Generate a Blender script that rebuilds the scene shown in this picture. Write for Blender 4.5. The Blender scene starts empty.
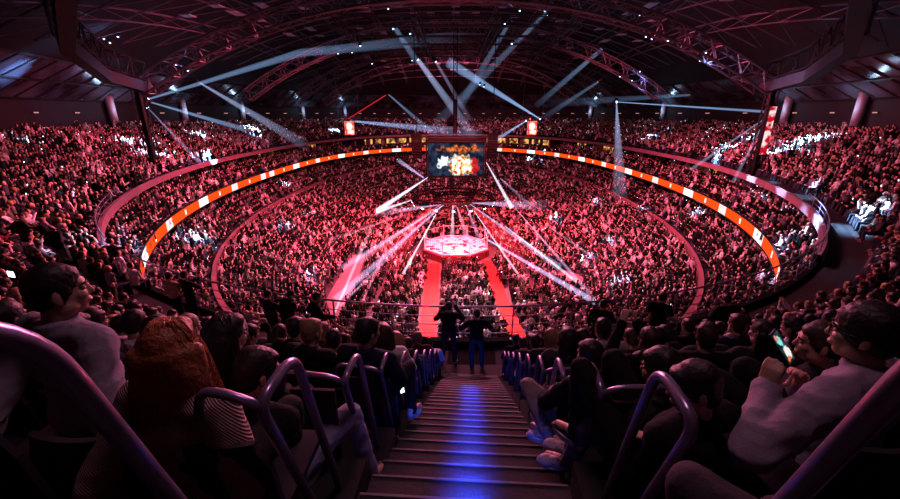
import bpy, bmesh, math, random
import numpy as np
from mathutils import Vector, Matrix, noise

random.seed(7)
rng = np.random.default_rng(11)
scene = bpy.context.scene
COL = scene.collection
PI = math.pi
sin, cos, sqrt = math.sin, math.cos, math.sqrt

# ------------------------------------------------------------------ camera numbers
F = 400.0
PITCH = math.atan((249.5 - 114) / F)
SP, CP = sin(PITCH), cos(PITCH)
PSI = math.radians(3.58)            # the stairs run a little to the right of the lens axis


def at(px, py, t):
    u = (px - 450) / F
    v = (py - 249.5) / F
    return Vector((u * t, t * (CP - v * SP), -t * (SP + v * CP)))


def at_drop(px, py, drop):
    v = (py - 249.5) / F
    return at(px, py, drop / (SP + v * CP))


def proj(p):
    d = p[1] * CP - p[2] * SP
    if d <= 0.05:
        return None
    return 450 + F * p[0] / d, 249.5 + F * (-p[2] * CP - p[1] * SP) / d, d


def T(x, y, z=0.0):                 # stair frame -> world
    return Vector((x * cos(PSI) + y * sin(PSI), -x * sin(PSI) + y * cos(PSI), z))


# ------------------------------------------------------------------ tagging
def tag(o, label=None, cat=None, group=None, kind=None):
    if label:
        o['label'] = label
    if cat:
        o['category'] = cat
    if group:
        o['group'] = group
    if kind:
        o['kind'] = kind
    return o


def empty(name, loc=(0, 0, 0), rz=0.0):
    o = bpy.data.objects.new(name, None)
    o.empty_display_size = 0.1
    COL.objects.link(o)
    o.location = loc
    o.rotation_euler = (0, 0, rz)
    return o


def link(name, me, parent=None, mat=None):
    o = bpy.data.objects.new(name, me)
    COL.objects.link(o)
    if parent is not None:
        o.parent = parent
    if mat is not None:
        if len(me.materials) == 0:
            me.materials.append(mat)
        else:
            me.materials[0] = mat
    return o


def copy_tree(o, parent=None):
    c = o.copy()
    COL.objects.link(c)
    c.parent = parent
    for ch in list(o.children):
        copy_tree(ch, c)
    return c


# ------------------------------------------------------------------ mesh builder
class MB:
    def __init__(s):
        s.v, s.f, s.m = [], [], []

    def add(s, vs, fs, mi=0):
        n = len(s.v)
        s.v.extend([tuple(p) for p in vs])
        for f in fs:
            s.f.append([i + n for i in f])
            s.m.append(mi)

    def box(s, c, size, rot=None, mi=0):
        hx, hy, hz = size[0] / 2, size[1] / 2, size[2] / 2
        vs = [Vector((x, y, z)) for x in (-hx, hx) for y in (-hy, hy) for z in (-hz, hz)]
        if rot is not None:
            vs = [rot @ p for p in vs]
        c = Vector(c)
        s.add([p + c for p in vs], [(0, 1, 3, 2), (4, 6, 7, 5), (0, 4, 5, 1), (2, 3, 7, 6), (0, 2, 6, 4), (1, 5, 7, 3)], mi)

    def tube(s, pts, r, n=6, mi=0, cap=True, r2=None):
        pts = [Vector(p) for p in pts]
        if len(pts) < 2:
            return
        rings = []
        up = None
        for i, p in enumerate(pts):
            if i == 0:
                d = pts[1] - p
            elif i == len(pts) - 1:
                d = p - pts[i - 1]
            else:
                d = (pts[i + 1] - p).normalized() + (p - pts[i - 1]).normalized()
            d.normalize()
            if up is None:
                up = Vector((0, 0, 1)) if abs(d.z) < 0.9 else Vector((1, 0, 0))
            a = d.cross(up)
            if a.length < 1e-6:
                a = d.orthogonal()
            a.normalize()
            b = a.cross(d).normalized()
            up = b
            rr = r if r2 is None else r + (r2 - r) * i / (len(pts) - 1)
            rings.append([p + a * (rr * cos(2 * PI * k / n)) + b * (rr * sin(2 * PI * k / n)) for k in range(n)])
        vs = [q for ring in rings for q in ring]
        fs = []
        for i in range(len(pts) - 1):
            for k in range(n):
                k2 = (k + 1) % n
                fs.append((i * n + k, i * n + k2, (i + 1) * n + k2, (i + 1) * n + k))
        if cap:
            fs.append(tuple(range(n - 1, -1, -1)))
            fs.append(tuple((len(pts) - 1) * n + k for k in range(n)))
        s.add(vs, fs, mi)

    def lathe(s, prof, n=16, c=(0, 0, 0), rot=None, mi=0):
        c = Vector(c)
        vs, fs = [], []
        for (r, z) in prof:
            for k in range(n):
                p = Vector((r * cos(2 * PI * k / n), r * sin(2 * PI * k / n), z))
                if rot is not None:
                    p = rot @ p
                vs.append(p + c)
        for i in range(len(prof) - 1):
            for k in range(n):
                k2 = (k + 1) % n
                fs.append((i * n + k, i * n + k2, (i + 1) * n + k2, (i + 1) * n + k))
        fs.append(tuple(range(n - 1, -1, -1)))
        fs.append(tuple((len(prof) - 1) * n + k for k in range(n)))
        s.add(vs, fs, mi)

    def strip(s, A, B, mi=0):
        n = len(A)
        s.add(list(A) + list(B), [(i, i + 1, n + i + 1, n + i) for i in range(n - 1)], mi)

    def ell(s, c, r, rot=None, n=12, m=8, mi=0):
        c = Vector(c)
        vs, fs = [], []
        for j in range(1, m):
            th = PI * j / m
            for k in range(n):
                ph = 2 * PI * k / n
                p = Vector((r[0] * sin(th) * cos(ph), r[1] * sin(th) * sin(ph), r[2] * cos(th)))
                vs.append(p)
        vs.append(Vector((0, 0, r[2])))
        vs.append(Vector((0, 0, -r[2])))
        for j in range(m - 2):
            for k in range(n):
                k2 = (k + 1) % n
                fs.append((j * n + k, (j + 1) * n + k, (j + 1) * n + k2, j * n + k2))
        for k in range(n):
            k2 = (k + 1) % n
            fs.append((len(vs) - 2, k, k2))
            fs.append((len(vs) - 1, (m - 2) * n + k2, (m - 2) * n + k))
        if rot is not None:
            vs = [rot @ p for p in vs]
        s.add([p + c for p in vs], fs, mi)

    def capsule(s, a, b, ra, rb, n=10, mi=0, k=3):
        a, b = Vector(a), Vector(b)
        d = b - a
        L = d.length
        if L < 1e-6:
            s.ell(a, (ra, ra, ra), n=n, mi=mi)
            return
        d.normalize()
        q = d.to_track_quat('Z', 'Y').to_matrix()
        prof = []
        for i in range(1, k + 1):
            th = PI / 2 * i / k
            prof.append((ra * sin(th), -ra * cos(th)))
        for i in range(0, k):
            th = PI / 2 * i / k
            prof.append((rb * cos(th), L + rb * sin(th)))
        s.lathe(prof, n, a, q, mi)

    def mesh(s, name, mats=(), smooth=False):
        me = bpy.data.meshes.new(name)
        me.from_pydata(s.v, [], s.f)
        for m in mats:
            me.materials.append(m)
        if len(mats) > 1:
            me.polygons.foreach_set('material_index', s.m)
        if smooth:
            me.polygons.foreach_set('use_smooth', [True] * len(me.polygons))
        me.update()
        return me

    def build(s, name, mats, parent=None, smooth=False):
        if not isinstance(mats, (list, tuple)):
            mats = [mats]
        return link(name, s.mesh(name, mats, smooth), parent)


# ------------------------------------------------------------------ materials
def newmat(name):
    m = bpy.data.materials.new(name)
    m.use_nodes = True
    nt = m.node_tree
    for n in list(nt.nodes):
        nt.nodes.remove(n)
    out = nt.nodes.new('ShaderNodeOutputMaterial')
    return m, nt, out


def pbr(name, color, rough=0.6, metal=0.0, noise_scale=8.0, var=0.25, bump=0.0, bump_scale=40.0, source=None, spec=0.5):
    m, nt, out = newmat(name)
    b = nt.nodes.new('ShaderNodeBsdfPrincipled')
    b.inputs['Roughness'].default_value = rough
    b.inputs['Metallic'].default_value = metal
    b.inputs['Specular IOR Level'].default_value = spec
    tc = nt.nodes.new('ShaderNodeTexCoord')
    nz = nt.nodes.new('ShaderNodeTexNoise')
    nz.inputs['Scale'].default_value = noise_scale
    nz.inputs['Detail'].default_value = 4
    nt.links.new(tc.outputs['Object'], nz.inputs['Vector'])
    mp = nt.nodes.new('ShaderNodeMapRange')
    mp.inputs['To Min'].default_value = 1 - var
    mp.inputs['To Max'].default_value = 1 + var
    nt.links.new(nz.outputs['Fac'], mp.inputs['Value'])
    mix = nt.nodes.new('ShaderNodeVectorMath')
    mix.operation = 'SCALE'
    nt.links.new(mp.outputs['Result'], mix.inputs['Scale'])
    if source == 'object':
        oi = nt.nodes.new('ShaderNodeObjectInfo')
        nt.links.new(oi.outputs['Color'], mix.inputs[0])
    elif source == 'attr':
        at_ = nt.nodes.new('ShaderNodeAttribute')
        at_.attribute_name = 'Col'
        nt.links.new(at_.outputs['Color'], mix.inputs[0])
    else:
        mix.inputs[0].default_value = color[:3]
    nt.links.new(mix.outputs['Vector'], b.inputs['Base Color'])
    if bump > 0:
        n2 = nt.nodes.new('ShaderNodeTexNoise')
        n2.inputs['Scale'].default_value = bump_scale
        n2.inputs['Detail'].default_value = 3
        nt.links.new(tc.outputs['Object'], n2.inputs['Vector'])
        bp = nt.nodes.new('ShaderNodeBump')
        bp.inputs['Strength'].default_value = bump
        bp.inputs['Distance'].default_value = 0.02
        nt.links.new(n2.outputs['Fac'], bp.inputs['Height'])
        nt.links.new(bp.outputs['Normal'], b.inputs['Normal'])
    nt.links.new(b.outputs['BSDF'], out.inputs['Surface'])
    return m


def emit(name, color, strength):
    m, nt, out = newmat(name)
    e = nt.nodes.new('ShaderNodeEmission')
    e.inputs['Color'].default_value = (*color, 1)
    e.inputs['Strength'].default_value = strength
    nt.links.new(e.outputs[0], out.inputs['Surface'])
    return m


M = {}
M['concrete'] = pbr('dark_concrete', (0.055, 0.045, 0.05), 0.8, noise_scale=1.2, var=0.35, bump=0.15)
M['step'] = pbr('stair_concrete', (0.03, 0.027, 0.033), 0.7, noise_scale=5, var=0.4, bump=0.2)
M['nosing'] = pbr('worn_nosing', (0.2, 0.19, 0.22), 0.45, noise_scale=12, var=0.35)
M['seatrow'] = pbr('seating_tier_floor', (0.02, 0.017, 0.02), 0.85, noise_scale=1.0, var=0.4)
M['fascia'] = pbr('painted_parapet', (0.26, 0.16, 0.19), 0.6, noise_scale=0.6, var=0.2)
M['lowwall'] = pbr('painted_low_wall', (0.3, 0.15, 0.17), 0.6, noise_scale=0.5, var=0.25)
M['darkwall'] = pbr('dark_rear_wall', (0.02, 0.017, 0.02), 0.8, noise_scale=0.6, var=0.3)
M['walkway'] = pbr('black_walkway', (0.008, 0.007, 0.008), 0.9, noise_scale=2, var=0.3, spec=0.1)
M['skirt'] = pbr('dark_red_skirt', (0.16, 0.02, 0.025), 0.8, noise_scale=2, var=0.3)
M['roof'] = pbr('dark_roof_deck', (0.014, 0.010, 0.013), 0.8, noise_scale=0.3, var=0.5)
M['truss'] = pbr('painted_steel', (0.2, 0.17, 0.2), 0.5, 0.3, noise_scale=1.0, var=0.3)
M['darktruss'] = pbr('dark_painted_steel', (0.035, 0.028, 0.032), 0.55, 0.2, noise_scale=1.0, var=0.3)
M['black'] = pbr('black_metal', (0.012, 0.012, 0.013), 0.5, 0.2, var=0.2)
M['matte'] = pbr('matte_black_paint', (0.0022, 0.002, 0.0022), 0.7, var=0.2, spec=0.15)
M['rail'] = pbr('painted_rail', (0.30, 0.26, 0.40), 0.28, 0.55, noise_scale=18, var=0.25)
M['seat'] = pbr('seat_plastic', (0.035, 0.032, 0.042), 0.45, noise_scale=6, var=0.2)
M['skin'] = pbr('skin', (0.52, 0.33, 0.25), 0.5, noise_scale=14, var=0.08, bump=0.06, bump_scale=90)
M['cloth'] = pbr('woven_cloth', (0.1, 0.1, 0.1), 0.85, noise_scale=5, var=0.22, bump=0.35, bump_scale=26, source='object', spec=0.2)
M['hair'] = pbr('hair', (0.02, 0.015, 0.012), 0.5, noise_scale=30, var=0.25, bump=0.25, bump_scale=70, source='object')
M['shoe'] = pbr('shoe_fabric', (0.3, 0.28, 0.3), 0.6, noise_scale=20, var=0.2, bump=0.2, source='object')
M['sole'] = pbr('shoe_sole', (0.6, 0.58, 0.6), 0.55, noise_scale=30, var=0.12)
M['crowd'] = pbr('crowd_cloth_and_skin', (1, 1, 1), 0.8, var=0.0, source='attr', spec=0.1)
M['eye'] = pbr('eye', (0.45, 0.42, 0.42), 0.2, var=0.05)
M['carpet'] = pbr('walkway_carpet', (0.6, 0.012, 0.008), 0.9, noise_scale=3, var=0.3)
M['barefloor'] = pbr('bare_pale_floor', (0.2, 0.15, 0.165), 0.6, noise_scale=0.8, var=0.3)
M['white'] = pbr('white_panel', (0.75, 0.7, 0.72), 0.5, var=0.1)
M['pole'] = pbr('pale_column', (0.4, 0.42, 0.46), 0.5, noise_scale=1.5, var=0.2)
M['lensblue'] = emit('lens_blue_white', (0.35, 0.62, 1.0), 5)
M['lenswhite'] = emit('lens_white', (0.9, 0.93, 1.0), 14)
M['lensred'] = emit('lens_red', (1.0, 0.05, 0.06), 8)
M['walllamp'] = emit('wall_lamp_glow', (1.0, 0.55, 0.5), 0.55)
M['phoneglow'] = emit('phone_screen_glow', (0.75, 0.85, 1.0), 2.2)
M['stepled'] = emit('step_led_glow', (0.03, 0.12, 1.0), 1.4)


def strands(name):                  # hair with combed streaks
    m = pbr(name, (0.3, 0.1, 0.05), 0.38, noise_scale=50, var=0.5, bump=0.5, bump_scale=70, source='object')
    return m


M['longhair'] = strands('long_combed_hair')
# ------------------------------------------------------------------ the bowl's plan curves
CX = 0.6


def curve(a, bn, bf, yc, nn, nf):
    def P(phi):
        c, s = cos(phi), sin(phi)
        n = nn if s < 0 else nf
        b = bn if s < 0 else bf
        return (CX + a * math.copysign(abs(c) ** (2 / n), c), yc + b * math.copysign(abs(s) ** (2 / n), s))
    return P


BAND = curve(31.5, 52.5, 58.0, 62, 2.0, 2.5)      # front edge of the upper tier
RIM = curve(46.5, 63.2, 74.0, 62, 2.0, 2.5)       # top of the upper tier
BOXB = curve(35.0, 54.0, 61.0, 62, 2.0, 2.5)      # back of the club level
LED = curve(29.0, 50.0, 50.0, 62, 2.2, 2.5)       # ribbon board
LEDB = curve(29.2, 50.25, 50.25, 62, 2.2, 2.5)
MID = curve(26.0, 44.5, 45.5, 61.5, 2.2, 2.4)     # low wall inside the lower tier
FLR = curve(15.5, 33.0, 36.0, 57.0, 2.4, 2.4)     # arena floor edge
NEAR = -PI / 2
WIDTHN = 9.5 + 1.2
NR = 12


def angdist(phi):
    d = (phi - NEAR + PI) % (2 * PI) - PI
    return abs(d)


def smooth01(x):
    x = max(0.0, min(1.0, x))
    return x * x * (3 - 2 * x)


def rimdrop(phi):
    return 0.31 + 2.2 * smooth01((math.degrees(angdist(phi)) - 22) / 45)


F0 = 1.25 / WIDTHN


def up_xy(phi, f):
    a, b = BAND(phi), RIM(phi)
    return (a[0] + (b[0] - a[0]) * f, a[1] + (b[1] - a[1]) * f)


def up_drop(phi, f):
    if f <= F0:
        return 6.0
    return 6.0 + (rimdrop(phi) - 6.0) * (f - F0) / (1 - F0)


def row_f(i, off=0.30):             # parameter of seats in near row i (0 = front row)
    y = 8.18 - 0.79 * (i + 1) + off
    return (9.5 - y) / WIDTHN


def row_drop(i):
    return 6.0 + (0.31 - 6.0) * (i + 0.08 + 0.42 * min(1.0, i / 8)) / NR


def stair_line(y):
    return 1.03 + 0.5975 * y


NEARPHI = math.radians(34)


def aisle_x(x, y):                  # sideways distance from the stair axis
    return x * cos(PSI) - y * sin(PSI)


def loop(P, z, n=220, a0=-PI, a1=PI):
    return [Vector((*P(a0 + (a1 - a0) * i / n), z)) for i in range(n + 1)]


def struct(o):
    o['kind'] = 'structure'
    return o


# ------------------------------------------------------------------ floor and tiers
mb = MB()
ring = loop(FLR, -17.4, 128)[:-1]
mb.add(ring, [list(range(len(ring)))])
floor = struct(mb.build('floor', M['concrete']))


def loft(name, specs, mats, n=220, closed=True, a0=-PI, a1=PI):
    mb = MB()
    prev = None
    for k, (P, z, mi) in enumerate(specs):
        L = loop(P, z, n, a0, a1)
        if prev is not None:
            mb.strip(prev, L, mi)
        prev = L
    return struct(mb.build(name, mats))


loft('lower_tier', [(FLR, -17.4, 0), (MID, -13.4, 0), (MID, -12.2, 1), (curve(26.3, 44.9, 45.9, 61.5, 2.2, 2.4), -12.2, 1),
                    (curve(26.3, 44.9, 45.9, 61.5, 2.2, 2.4), -12.7, 1), (curve(33, 50.5, 56, 62, 2.1, 2.5), -10.4, 0)],
     [M['seatrow'], M['lowwall']])
loft('club_tier', [(LEDB, -9.55, 0), (LEDB, -8.95, 0), (curve(34.0, 53.4, 60, 62, 2.0, 2.5), -7.9, 0), (BOXB, -7.9, 0), (BOXB, -5.9, 0),
                   (curve(31.6, 52.45, 58.1, 62, 2.0, 2.5), -6.15, 0)], [M['seatrow'], M['fascia']])

# upper tier as a smooth rake everywhere but in front of the lens, where it is stepped
mb = MB()
N = 200
a0, a1 = NEAR + NEARPHI, NEAR + 2 * PI - NEARPHI
ph = [a0 + (a1 - a0) * i / N for i in range(N + 1)]
prev = None
for f in [0, F0] + [F0 + (1 - F0) * k / 6 for k in range(1, 7)]:
    L = [Vector((*up_xy(p, f), -up_drop(p, f))) for p in ph]
    if prev:
        mb.strip(prev, L)
    prev = L
struct(mb.build('upper_tier', M['seatrow']))

# parapet in front of the upper tier (pink band)
mb = MB()
INN = curve(31.3, 52.3, 57.8, 62, 2.0, 2.5)
Z = [(INN, -6.08), (INN, -5.55), (BAND, -5.55), (curve(31.62, 52.62, 58.12, 62, 2.0, 2.5), -6.0)]
a0, a1 = NEAR + math.radians(28), NEAR + 2 * PI - math.radians(28)
prev = None
for P, z in Z:
    L = loop(P, z, 240, a0, a1)
    if prev:
        mb.strip(prev, L)
    prev = L
struct(mb.build('trim_1', M['fascia']))
# gangway kerb half way up the upper tier
mb = MB()
ph = [a0 + (a1 - a0) * i / 200 for i in range(201)]
for dz0, dz1 in ((0.0, 0.75),):
    A = [Vector((*up_xy(p, 0.52), -up_drop(p, 0.52) + dz0)) for p in ph]
    B = [Vector((*up_xy(p, 0.52), -up_drop(p, 0.52) + dz1)) for p in ph]
    C = [Vector((*up_xy(p, 0.53), -up_drop(p, 0.53) + dz1)) for p in ph]
    mb.strip(A, B)
    mb.strip(B, C)
struct(mb.build('trim_2', pbr('gangway_kerb', (0.2, 0.13, 0.14), 0.7)))

# ---- stepped near tier, cut open for the stairs
HALF = 0.62


def row_curve(f, side, phi_end, n=40):
    """points of the row line at parameter f from the stair edge outward"""
    lo, hi = NEAR - 0.25, NEAR + 0.25
    tgt = HALF * side
    for _ in range(40):
        m = (lo + hi) / 2
        x, y = up_xy(m, f)
        if aisle_x(x, y) < tgt:
            lo = m
        else:
            hi = m
    p0 = (lo + hi) / 2
    p1 = NEAR + side * phi_end
    return [up_xy(p0 + (p1 - p0) * k / n, f) for k in range(n + 1)]


mb = MB()
fs_edge = [(9.5 - (8.18 - 0.79 * k)) / WIDTHN for k in range(NR + 1)]
for side in (-1, 1):
    A = row_curve(0.0, side, NEARPHI)
    B = row_curve(fs_edge[0], side, NEARPHI)
    z = -6.0
    mb.strip([Vector((*p, z)) for p in A], [Vector((*p, z)) for p in B])
    pz = z
    for i in range(NR):
        C = row_curve(fs_edge[i + 1], side, NEARPHI)
        z = -row_drop(i)
        mb.strip([Vector((*p, pz)) for p in B], [Vector((*p, z)) for p in B])
        mb.strip([Vector((*p, z)) for p in B], [Vector((*p, z)) for p in C])
        b0, c0 = B[0], C[0]
        mb.add([(b0[0], b0[1], z), (c0[0], c0[1], z), (c0[0], c0[1], z - 0.9), (b0[0], b0[1], z - 0.9)], [(0, 1, 2, 3)])
        B, pz = C, z
struct(mb.build('near_tier', M['seatrow']))

# walkway piece at the foot of the stairs + kerb under the railing
mb = MB()
n = 60
P0 = [BAND(NEAR + (-1 + 2 * k / n) * NEARPHI) for k in range(n + 1)]
mb.strip([Vector((*p, -6.0)) for p in P0], [Vector((*p, -7.2)) for p in P0])
Q0 = [INN(NEAR + (-1 + 2 * k / n) * NEARPHI) for k in range(n + 1)]
mb.strip([Vector((*p, -5.86)) for p in P0], [Vector((*p, -5.86)) for p in Q0])
mb.strip([Vector((*p, -6.0)) for p in P0], [Vector((*p, -5.86)) for p in P0])
mb.strip([Vector((*p, -5.86)) for p in Q0], [Vector((*p, -7.2)) for p in Q0])
a, b, c, d = T(-HALF - .05, 8.1, -6.003), T(HALF + .05, 8.1, -6.003), T(HALF + .05, 9.47, -6.003), T(-HALF - .05, 9.47, -6.003)
mb.add([a, b, c, d], [(0, 1, 2, 3)])
struct(mb.build('walkway', M['walkway']))

# stairs: three steps to a row
mb = MB()
TREAD = 0.2633
ys = 8.25
k = 0
steps = []
while ys > -1.2:
    y1 = ys - TREAD
    z = -(stair_line(ys) - 0.5975 * TREAD * 0 ) + 0.0
    z = -stair_line(ys) + 0.0
    zl = z - 0.5975 * TREAD
    vs = [T(-HALF, ys, zl), T(HALF, ys, zl), T(HALF, ys, z), T(-HALF, ys, z), T(-HALF, y1, z), T(HALF, y1, z), T(-HALF, y1, zl - .3), T(HALF, y1, zl - .3)]
    mb.add(vs, [(0, 1, 2, 3), (3, 2, 5, 4), (0, 3, 4, 6), (1, 7, 5, 2)], 0)
    mb.box(T(0, ys - 0.012, z + 0.003), (2 * HALF - 0.02, 0.016, 0.006), Matrix.Rotation(-PSI, 3, 'Z'), 1)
    steps.append((ys, z))
    ys = y1
struct(mb.build('stairs', [M['step'], M['nosing']]))

# small blue lamp under every nosing, each with its own light
k = 0
for (y, z) in steps:
    if 1.2 < y < 5.9:
        k += 1
        mbx = MB()
        mbx.box((0, 0, 0), (0.22, 0.012, 0.016), None, 0)
        mbx.box((0, -0.004, 0.012), (0.38, 0.02, 0.01), None, 1)
        o = mbx.build('step_light', [M['stepled'], M['black']])
        o.location = T(0, y + 0.009, z - 0.045)
        o.rotation_euler = (0, 0, -PSI)
        ordn = ['topmost', 'second', 'third', 'fourth', 'fifth', 'sixth', 'seventh', 'eighth', 'ninth', 'tenth', 'eleventh', 'twelfth', 'thirteenth', 'fourteenth', 'fifteenth', 'sixteenth', 'seventeenth', 'eighteenth', 'nineteenth', 'twentieth']
        o['_y'] = y
        tag(o, 'x', 'step light', 'blue step lights down the stairs')
        L = bpy.data.lights.new('step_lamp', 'AREA')
        L.shape = 'RECTANGLE'
        L.size, L.size_y = 0.16, 0.02
        L.spread = math.radians(105)
        L.energy = 3.4
        L.color = (0.02, 0.10, 1.0)
        lo = bpy.data.objects.new('step_lamp', L)
        COL.objects.link(lo)
        lo.location = T(0, y + 0.03, z - 0.03)
        lo.rotation_euler = (math.radians(28), 0, -PSI)
sl = sorted([o for o in COL.objects if o.name.startswith('step_light')], key=lambda o: o['_y'])
for i, o in enumerate(sl):
    o['label'] = 'blue light bar under the %s stair nosing counted from the bottom of the photo' % (['first', 'second', 'third', 'fourth', 'fifth', 'sixth', 'seventh', 'eighth', 'ninth', 'tenth', 'eleventh', 'twelfth', 'thirteenth', 'fourteenth', 'fifteenth', 'sixteenth', 'seventeenth', 'eighteenth', 'nineteenth', 'twentieth'][i])
    del o['_y']

# rear wall above the rim, leaning glazing, roof
def rz(phi, dz=0.0):
    return -rimdrop(phi) + dz


N = 240
ph = [-PI + 2 * PI * i / N for i in range(N + 1)]
mb = MB()
OUT = curve(47.6, 64.5, 75.2, 62, 2.0, 2.5)
mb.strip([Vector((*RIM(p), -rimdrop(p) - 0.05)) for p in ph], [Vector((*OUT(p), -rimdrop(p))) for p in ph])
mb.strip([Vector((*OUT(p), -rimdrop(p))) for p in ph], [Vector((*OUT(p), 1.5)) for p in ph])
struct(mb.build('wall_rear', M['darkwall']))


def roofP(phi, w):                  # w: 1 at the wall, 0 at the crown
    o = OUT(phi)
    x = CX + (o[0] - CX) * w
    y = 62 + (o[1] - 62) * w
    if w > 0.9:
        z = 1.5 + (5.4 - 1.5) * (1 - w) / 0.1
    else:
        z = 15.5 - (15.5 - 5.4) * (w / 0.9) ** 2.3
    return Vector((x, y, z))


mb = MB()
prev = None
for w in [0.9, 0.8, 0.7, 0.6, 0.5, 0.4, 0.3, 0.2, 0.1, 0.02]:
    L = [roofP(p, w) for p in ph]
    if prev:
        mb.strip(prev, L)
    prev = L
mb.add(prev[:-1], [list(range(len(prev) - 1))])
struct(mb.build('ceiling', M['roof']))
# leaning glazed band between wall and roof
m, nt, out = newmat('leaning_dark_glazing')
b = nt.nodes.new('ShaderNodeBsdfPrincipled')
b.inputs['Roughness'].default_value = 0.25
tc = nt.nodes.new('ShaderNodeTexCoord')
nz = nt.nodes.new('ShaderNodeTexNoise')
nz.inputs['Scale'].default_value = 0.22
nz.inputs['Detail'].default_value = 2
nt.links.new(tc.outputs['Object'], nz.inputs['Vector'])
cr = nt.nodes.new('ShaderNodeValToRGB')
cr.color_ramp.elements[0].position = 0.38
cr.color_ramp.elements[0].color = (0.03, 0.013, 0.017, 1)
cr.color_ramp.elements[1].position = 0.66
cr.color_ramp.elements[1].color = (0.13, 0.15, 0.19, 1)
nt.links.new(nz.outputs['Fac'], cr.inputs['Fac'])
nt.links.new(cr.outputs['Color'], b.inputs['Base Color'])
nt.links.new(b.outputs['BSDF'], out.inputs['Surface'])
M['glazing'] = m
mb = MB()
mb.strip([roofP(p, 1.0) for p in ph], [roofP(p, 0.95) for p in ph])
mb.strip([roofP(p, 0.95) for p in ph], [roofP(p, 0.9) for p in ph])
struct(mb.build('window_1', M['glazing']))
# slanting mullions
mb = MB()
K = 132
for k in range(K):
    p = -PI + 2 * PI * k / K
    sgn = 1 if cos(p) > 0 else -1
    A = roofP(p, 0.995) + Vector((0, 0, -0.05))
    B = roofP(p + sgn * 0.045, 0.90) + Vector((0, 0, -0.12))
    mb.tube([A, B], 0.10, 4)
for w in (0.995, 0.95, 0.9):
    mb.tube([roofP(p, w) + Vector((0, 0, -0.1)) for p in ph], 0.12, 4, cap=False)
struct(mb.build('trim_3', M['darktruss']))

# lamps in a row along the rear wall
k = 0
wl = None
for i in range(64):
    p = -PI + 2 * PI * (i + 0.5) / 64
    if angdist(p) < math.radians(62):
        continue
    o2 = OUT(p)
    q = curve(47.45, 64.3, 75.05, 62, 2.0, 2.5)(p)
    n_ = Vector((CX - q[0], 62 - q[1], 0))
    ang = math.atan2(n_.y, n_.x) - PI / 2
    if wl is None:
        mbx = MB()
        mbx.box((0, 0.02, 0), (0.85, 0.05, 0.13), None, 0)
        mbx.box((0, -0.02, 0), (0.95, 0.06, 0.2), None, 1)
        wl = mbx.build('wall_lamp', [M['walllamp'], M['black']])
        o = wl
    else:
        o = wl.copy()
        COL.objects.link(o)
    o.location = (q[0], q[1], 0.15)
    o.rotation_euler = (0, 0, ang)
    tag(o, 'small dim pink lamp in the row along the dark wall above the top tier', 'wall lamp', 'wall lamps above the top tier')
# ------------------------------------------------------------------ roof steel
def truss(mb, pts, w, h, r, web=True, mi=0):
    """box truss following pts: four chords and zig-zag webs"""
    pts = [Vector(p) for p in pts]
    ch = [[], [], [], []]
    for i, p in enumerate(pts):
        d = (pts[min(i + 1, len(pts) - 1)] - pts[max(i - 1, 0)]).normalized()
        s = d.cross(Vector((0, 0, 1)))
        if s.length < 1e-4:
            s = Vector((1, 0, 0))
        s.normalize()
        u = s.cross(d).normalized()
        for k, (a, b) in enumerate(((-1, -1), (1, -1), (1, 1), (-1, 1))):
            ch[k].append(p + s * (a * w / 2) + u * (b * h / 2))
    for c in ch:
        mb.tube(c, r, 4, mi)
    if web:
        for i in range(len(pts) - 1):
            for k in range(4):
                k2 = (k + 1) % 4
                if i % 2 == 0:
                    mb.tube([ch[k][i], ch[k2][i + 1]], r * 0.55, 3, mi, cap=False)
                else:
                    mb.tube([ch[k2][i], ch[k][i + 1]], r * 0.55, 3, mi, cap=False)
                if i % 2 == 0:
                    mb.tube([ch[k][i], ch[k2][i]], r * 0.5, 3, mi, cap=False)


def archz(x, y):
    X = abs(x - CX)
    top = 10.7 + 1.6 * smooth01((y - 43) / 40)
    return top - (top - 2.6) * (X / 30.8) ** 2.25


def resample(pts, step):
    pts = [Vector(p) for p in pts]
    out = [pts[0]]
    for a, b in zip(pts[:-1], pts[1:]):
        n = max(1, round((b - a).length / step))
        for k in range(1, n + 1):
            out.append(a.lerp(b, k / n))
    return out


def roof_z(x, y):
    # height of the roof shell over a plan point
    dx, dy = x - CX, y - 62
    p = math.atan2(dy, dx)
    lo, hi = 0.0, 1.2
    b = 63.2 if dy < 0 else 74.0
    n = 2.0 if dy < 0 else 2.5
    w = ((abs(dx) / 47.6) ** n + (abs(dy) / (64.5 if dy < 0 else 75.2)) ** n) ** (1 / n)
    if w > 0.9:
        return 1.5 + 3.9 * max(0, (1 - w)) / 0.1
    return 15.5 - 10.1 * (w / 0.9) ** 2.3


for y, w, r in ((43, 1.5, 0.13), (64, 1.3, 0.11), (84, 1.3, 0.1), (103, 1.2, 0.1)):
    mb = MB()
    xm = 30.8
    xs = [CX - xm + 2 * xm * i / 44 for i in range(45)]
    truss(mb, [(x, y, archz(x, y)) for x in xs], w, 1.5, r)
    struct(mb.build('roof_arch_truss', M['truss']))
# near girders running from the column heads towards the lens
for s in (-1, 1):
    mb = MB()
    P = [(30.8, 42.5, 2.5), (29.2, 36, 3.0), (24.8, 28, 4.1), (17.8, 20.5, 5.1), (9, 13, 6.4), (0, 9.5, 7.0)]
    P = [Vector((CX + s * (p[0]), p[1], p[2])) for p in P]
    pts = resample(P, 1.4)
    L = []
    for i, p in enumerate(pts):
        L.append(p)
    # solid box girder
    for i in range(len(L) - 1):
        d = L[i + 1] - L[i]
        q = d.to_track_quat('Y', 'Z').to_matrix()
        mb.box((L[i] + L[i + 1]) / 2, (0.75, d.length * 1.03, 0.95), q)
    truss(mb, [p + Vector((0, 0, 1.4)) for p in L], 1.0, 1.6, 0.08)
    struct(mb.build('roof_girder', M['darktruss']))
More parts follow.
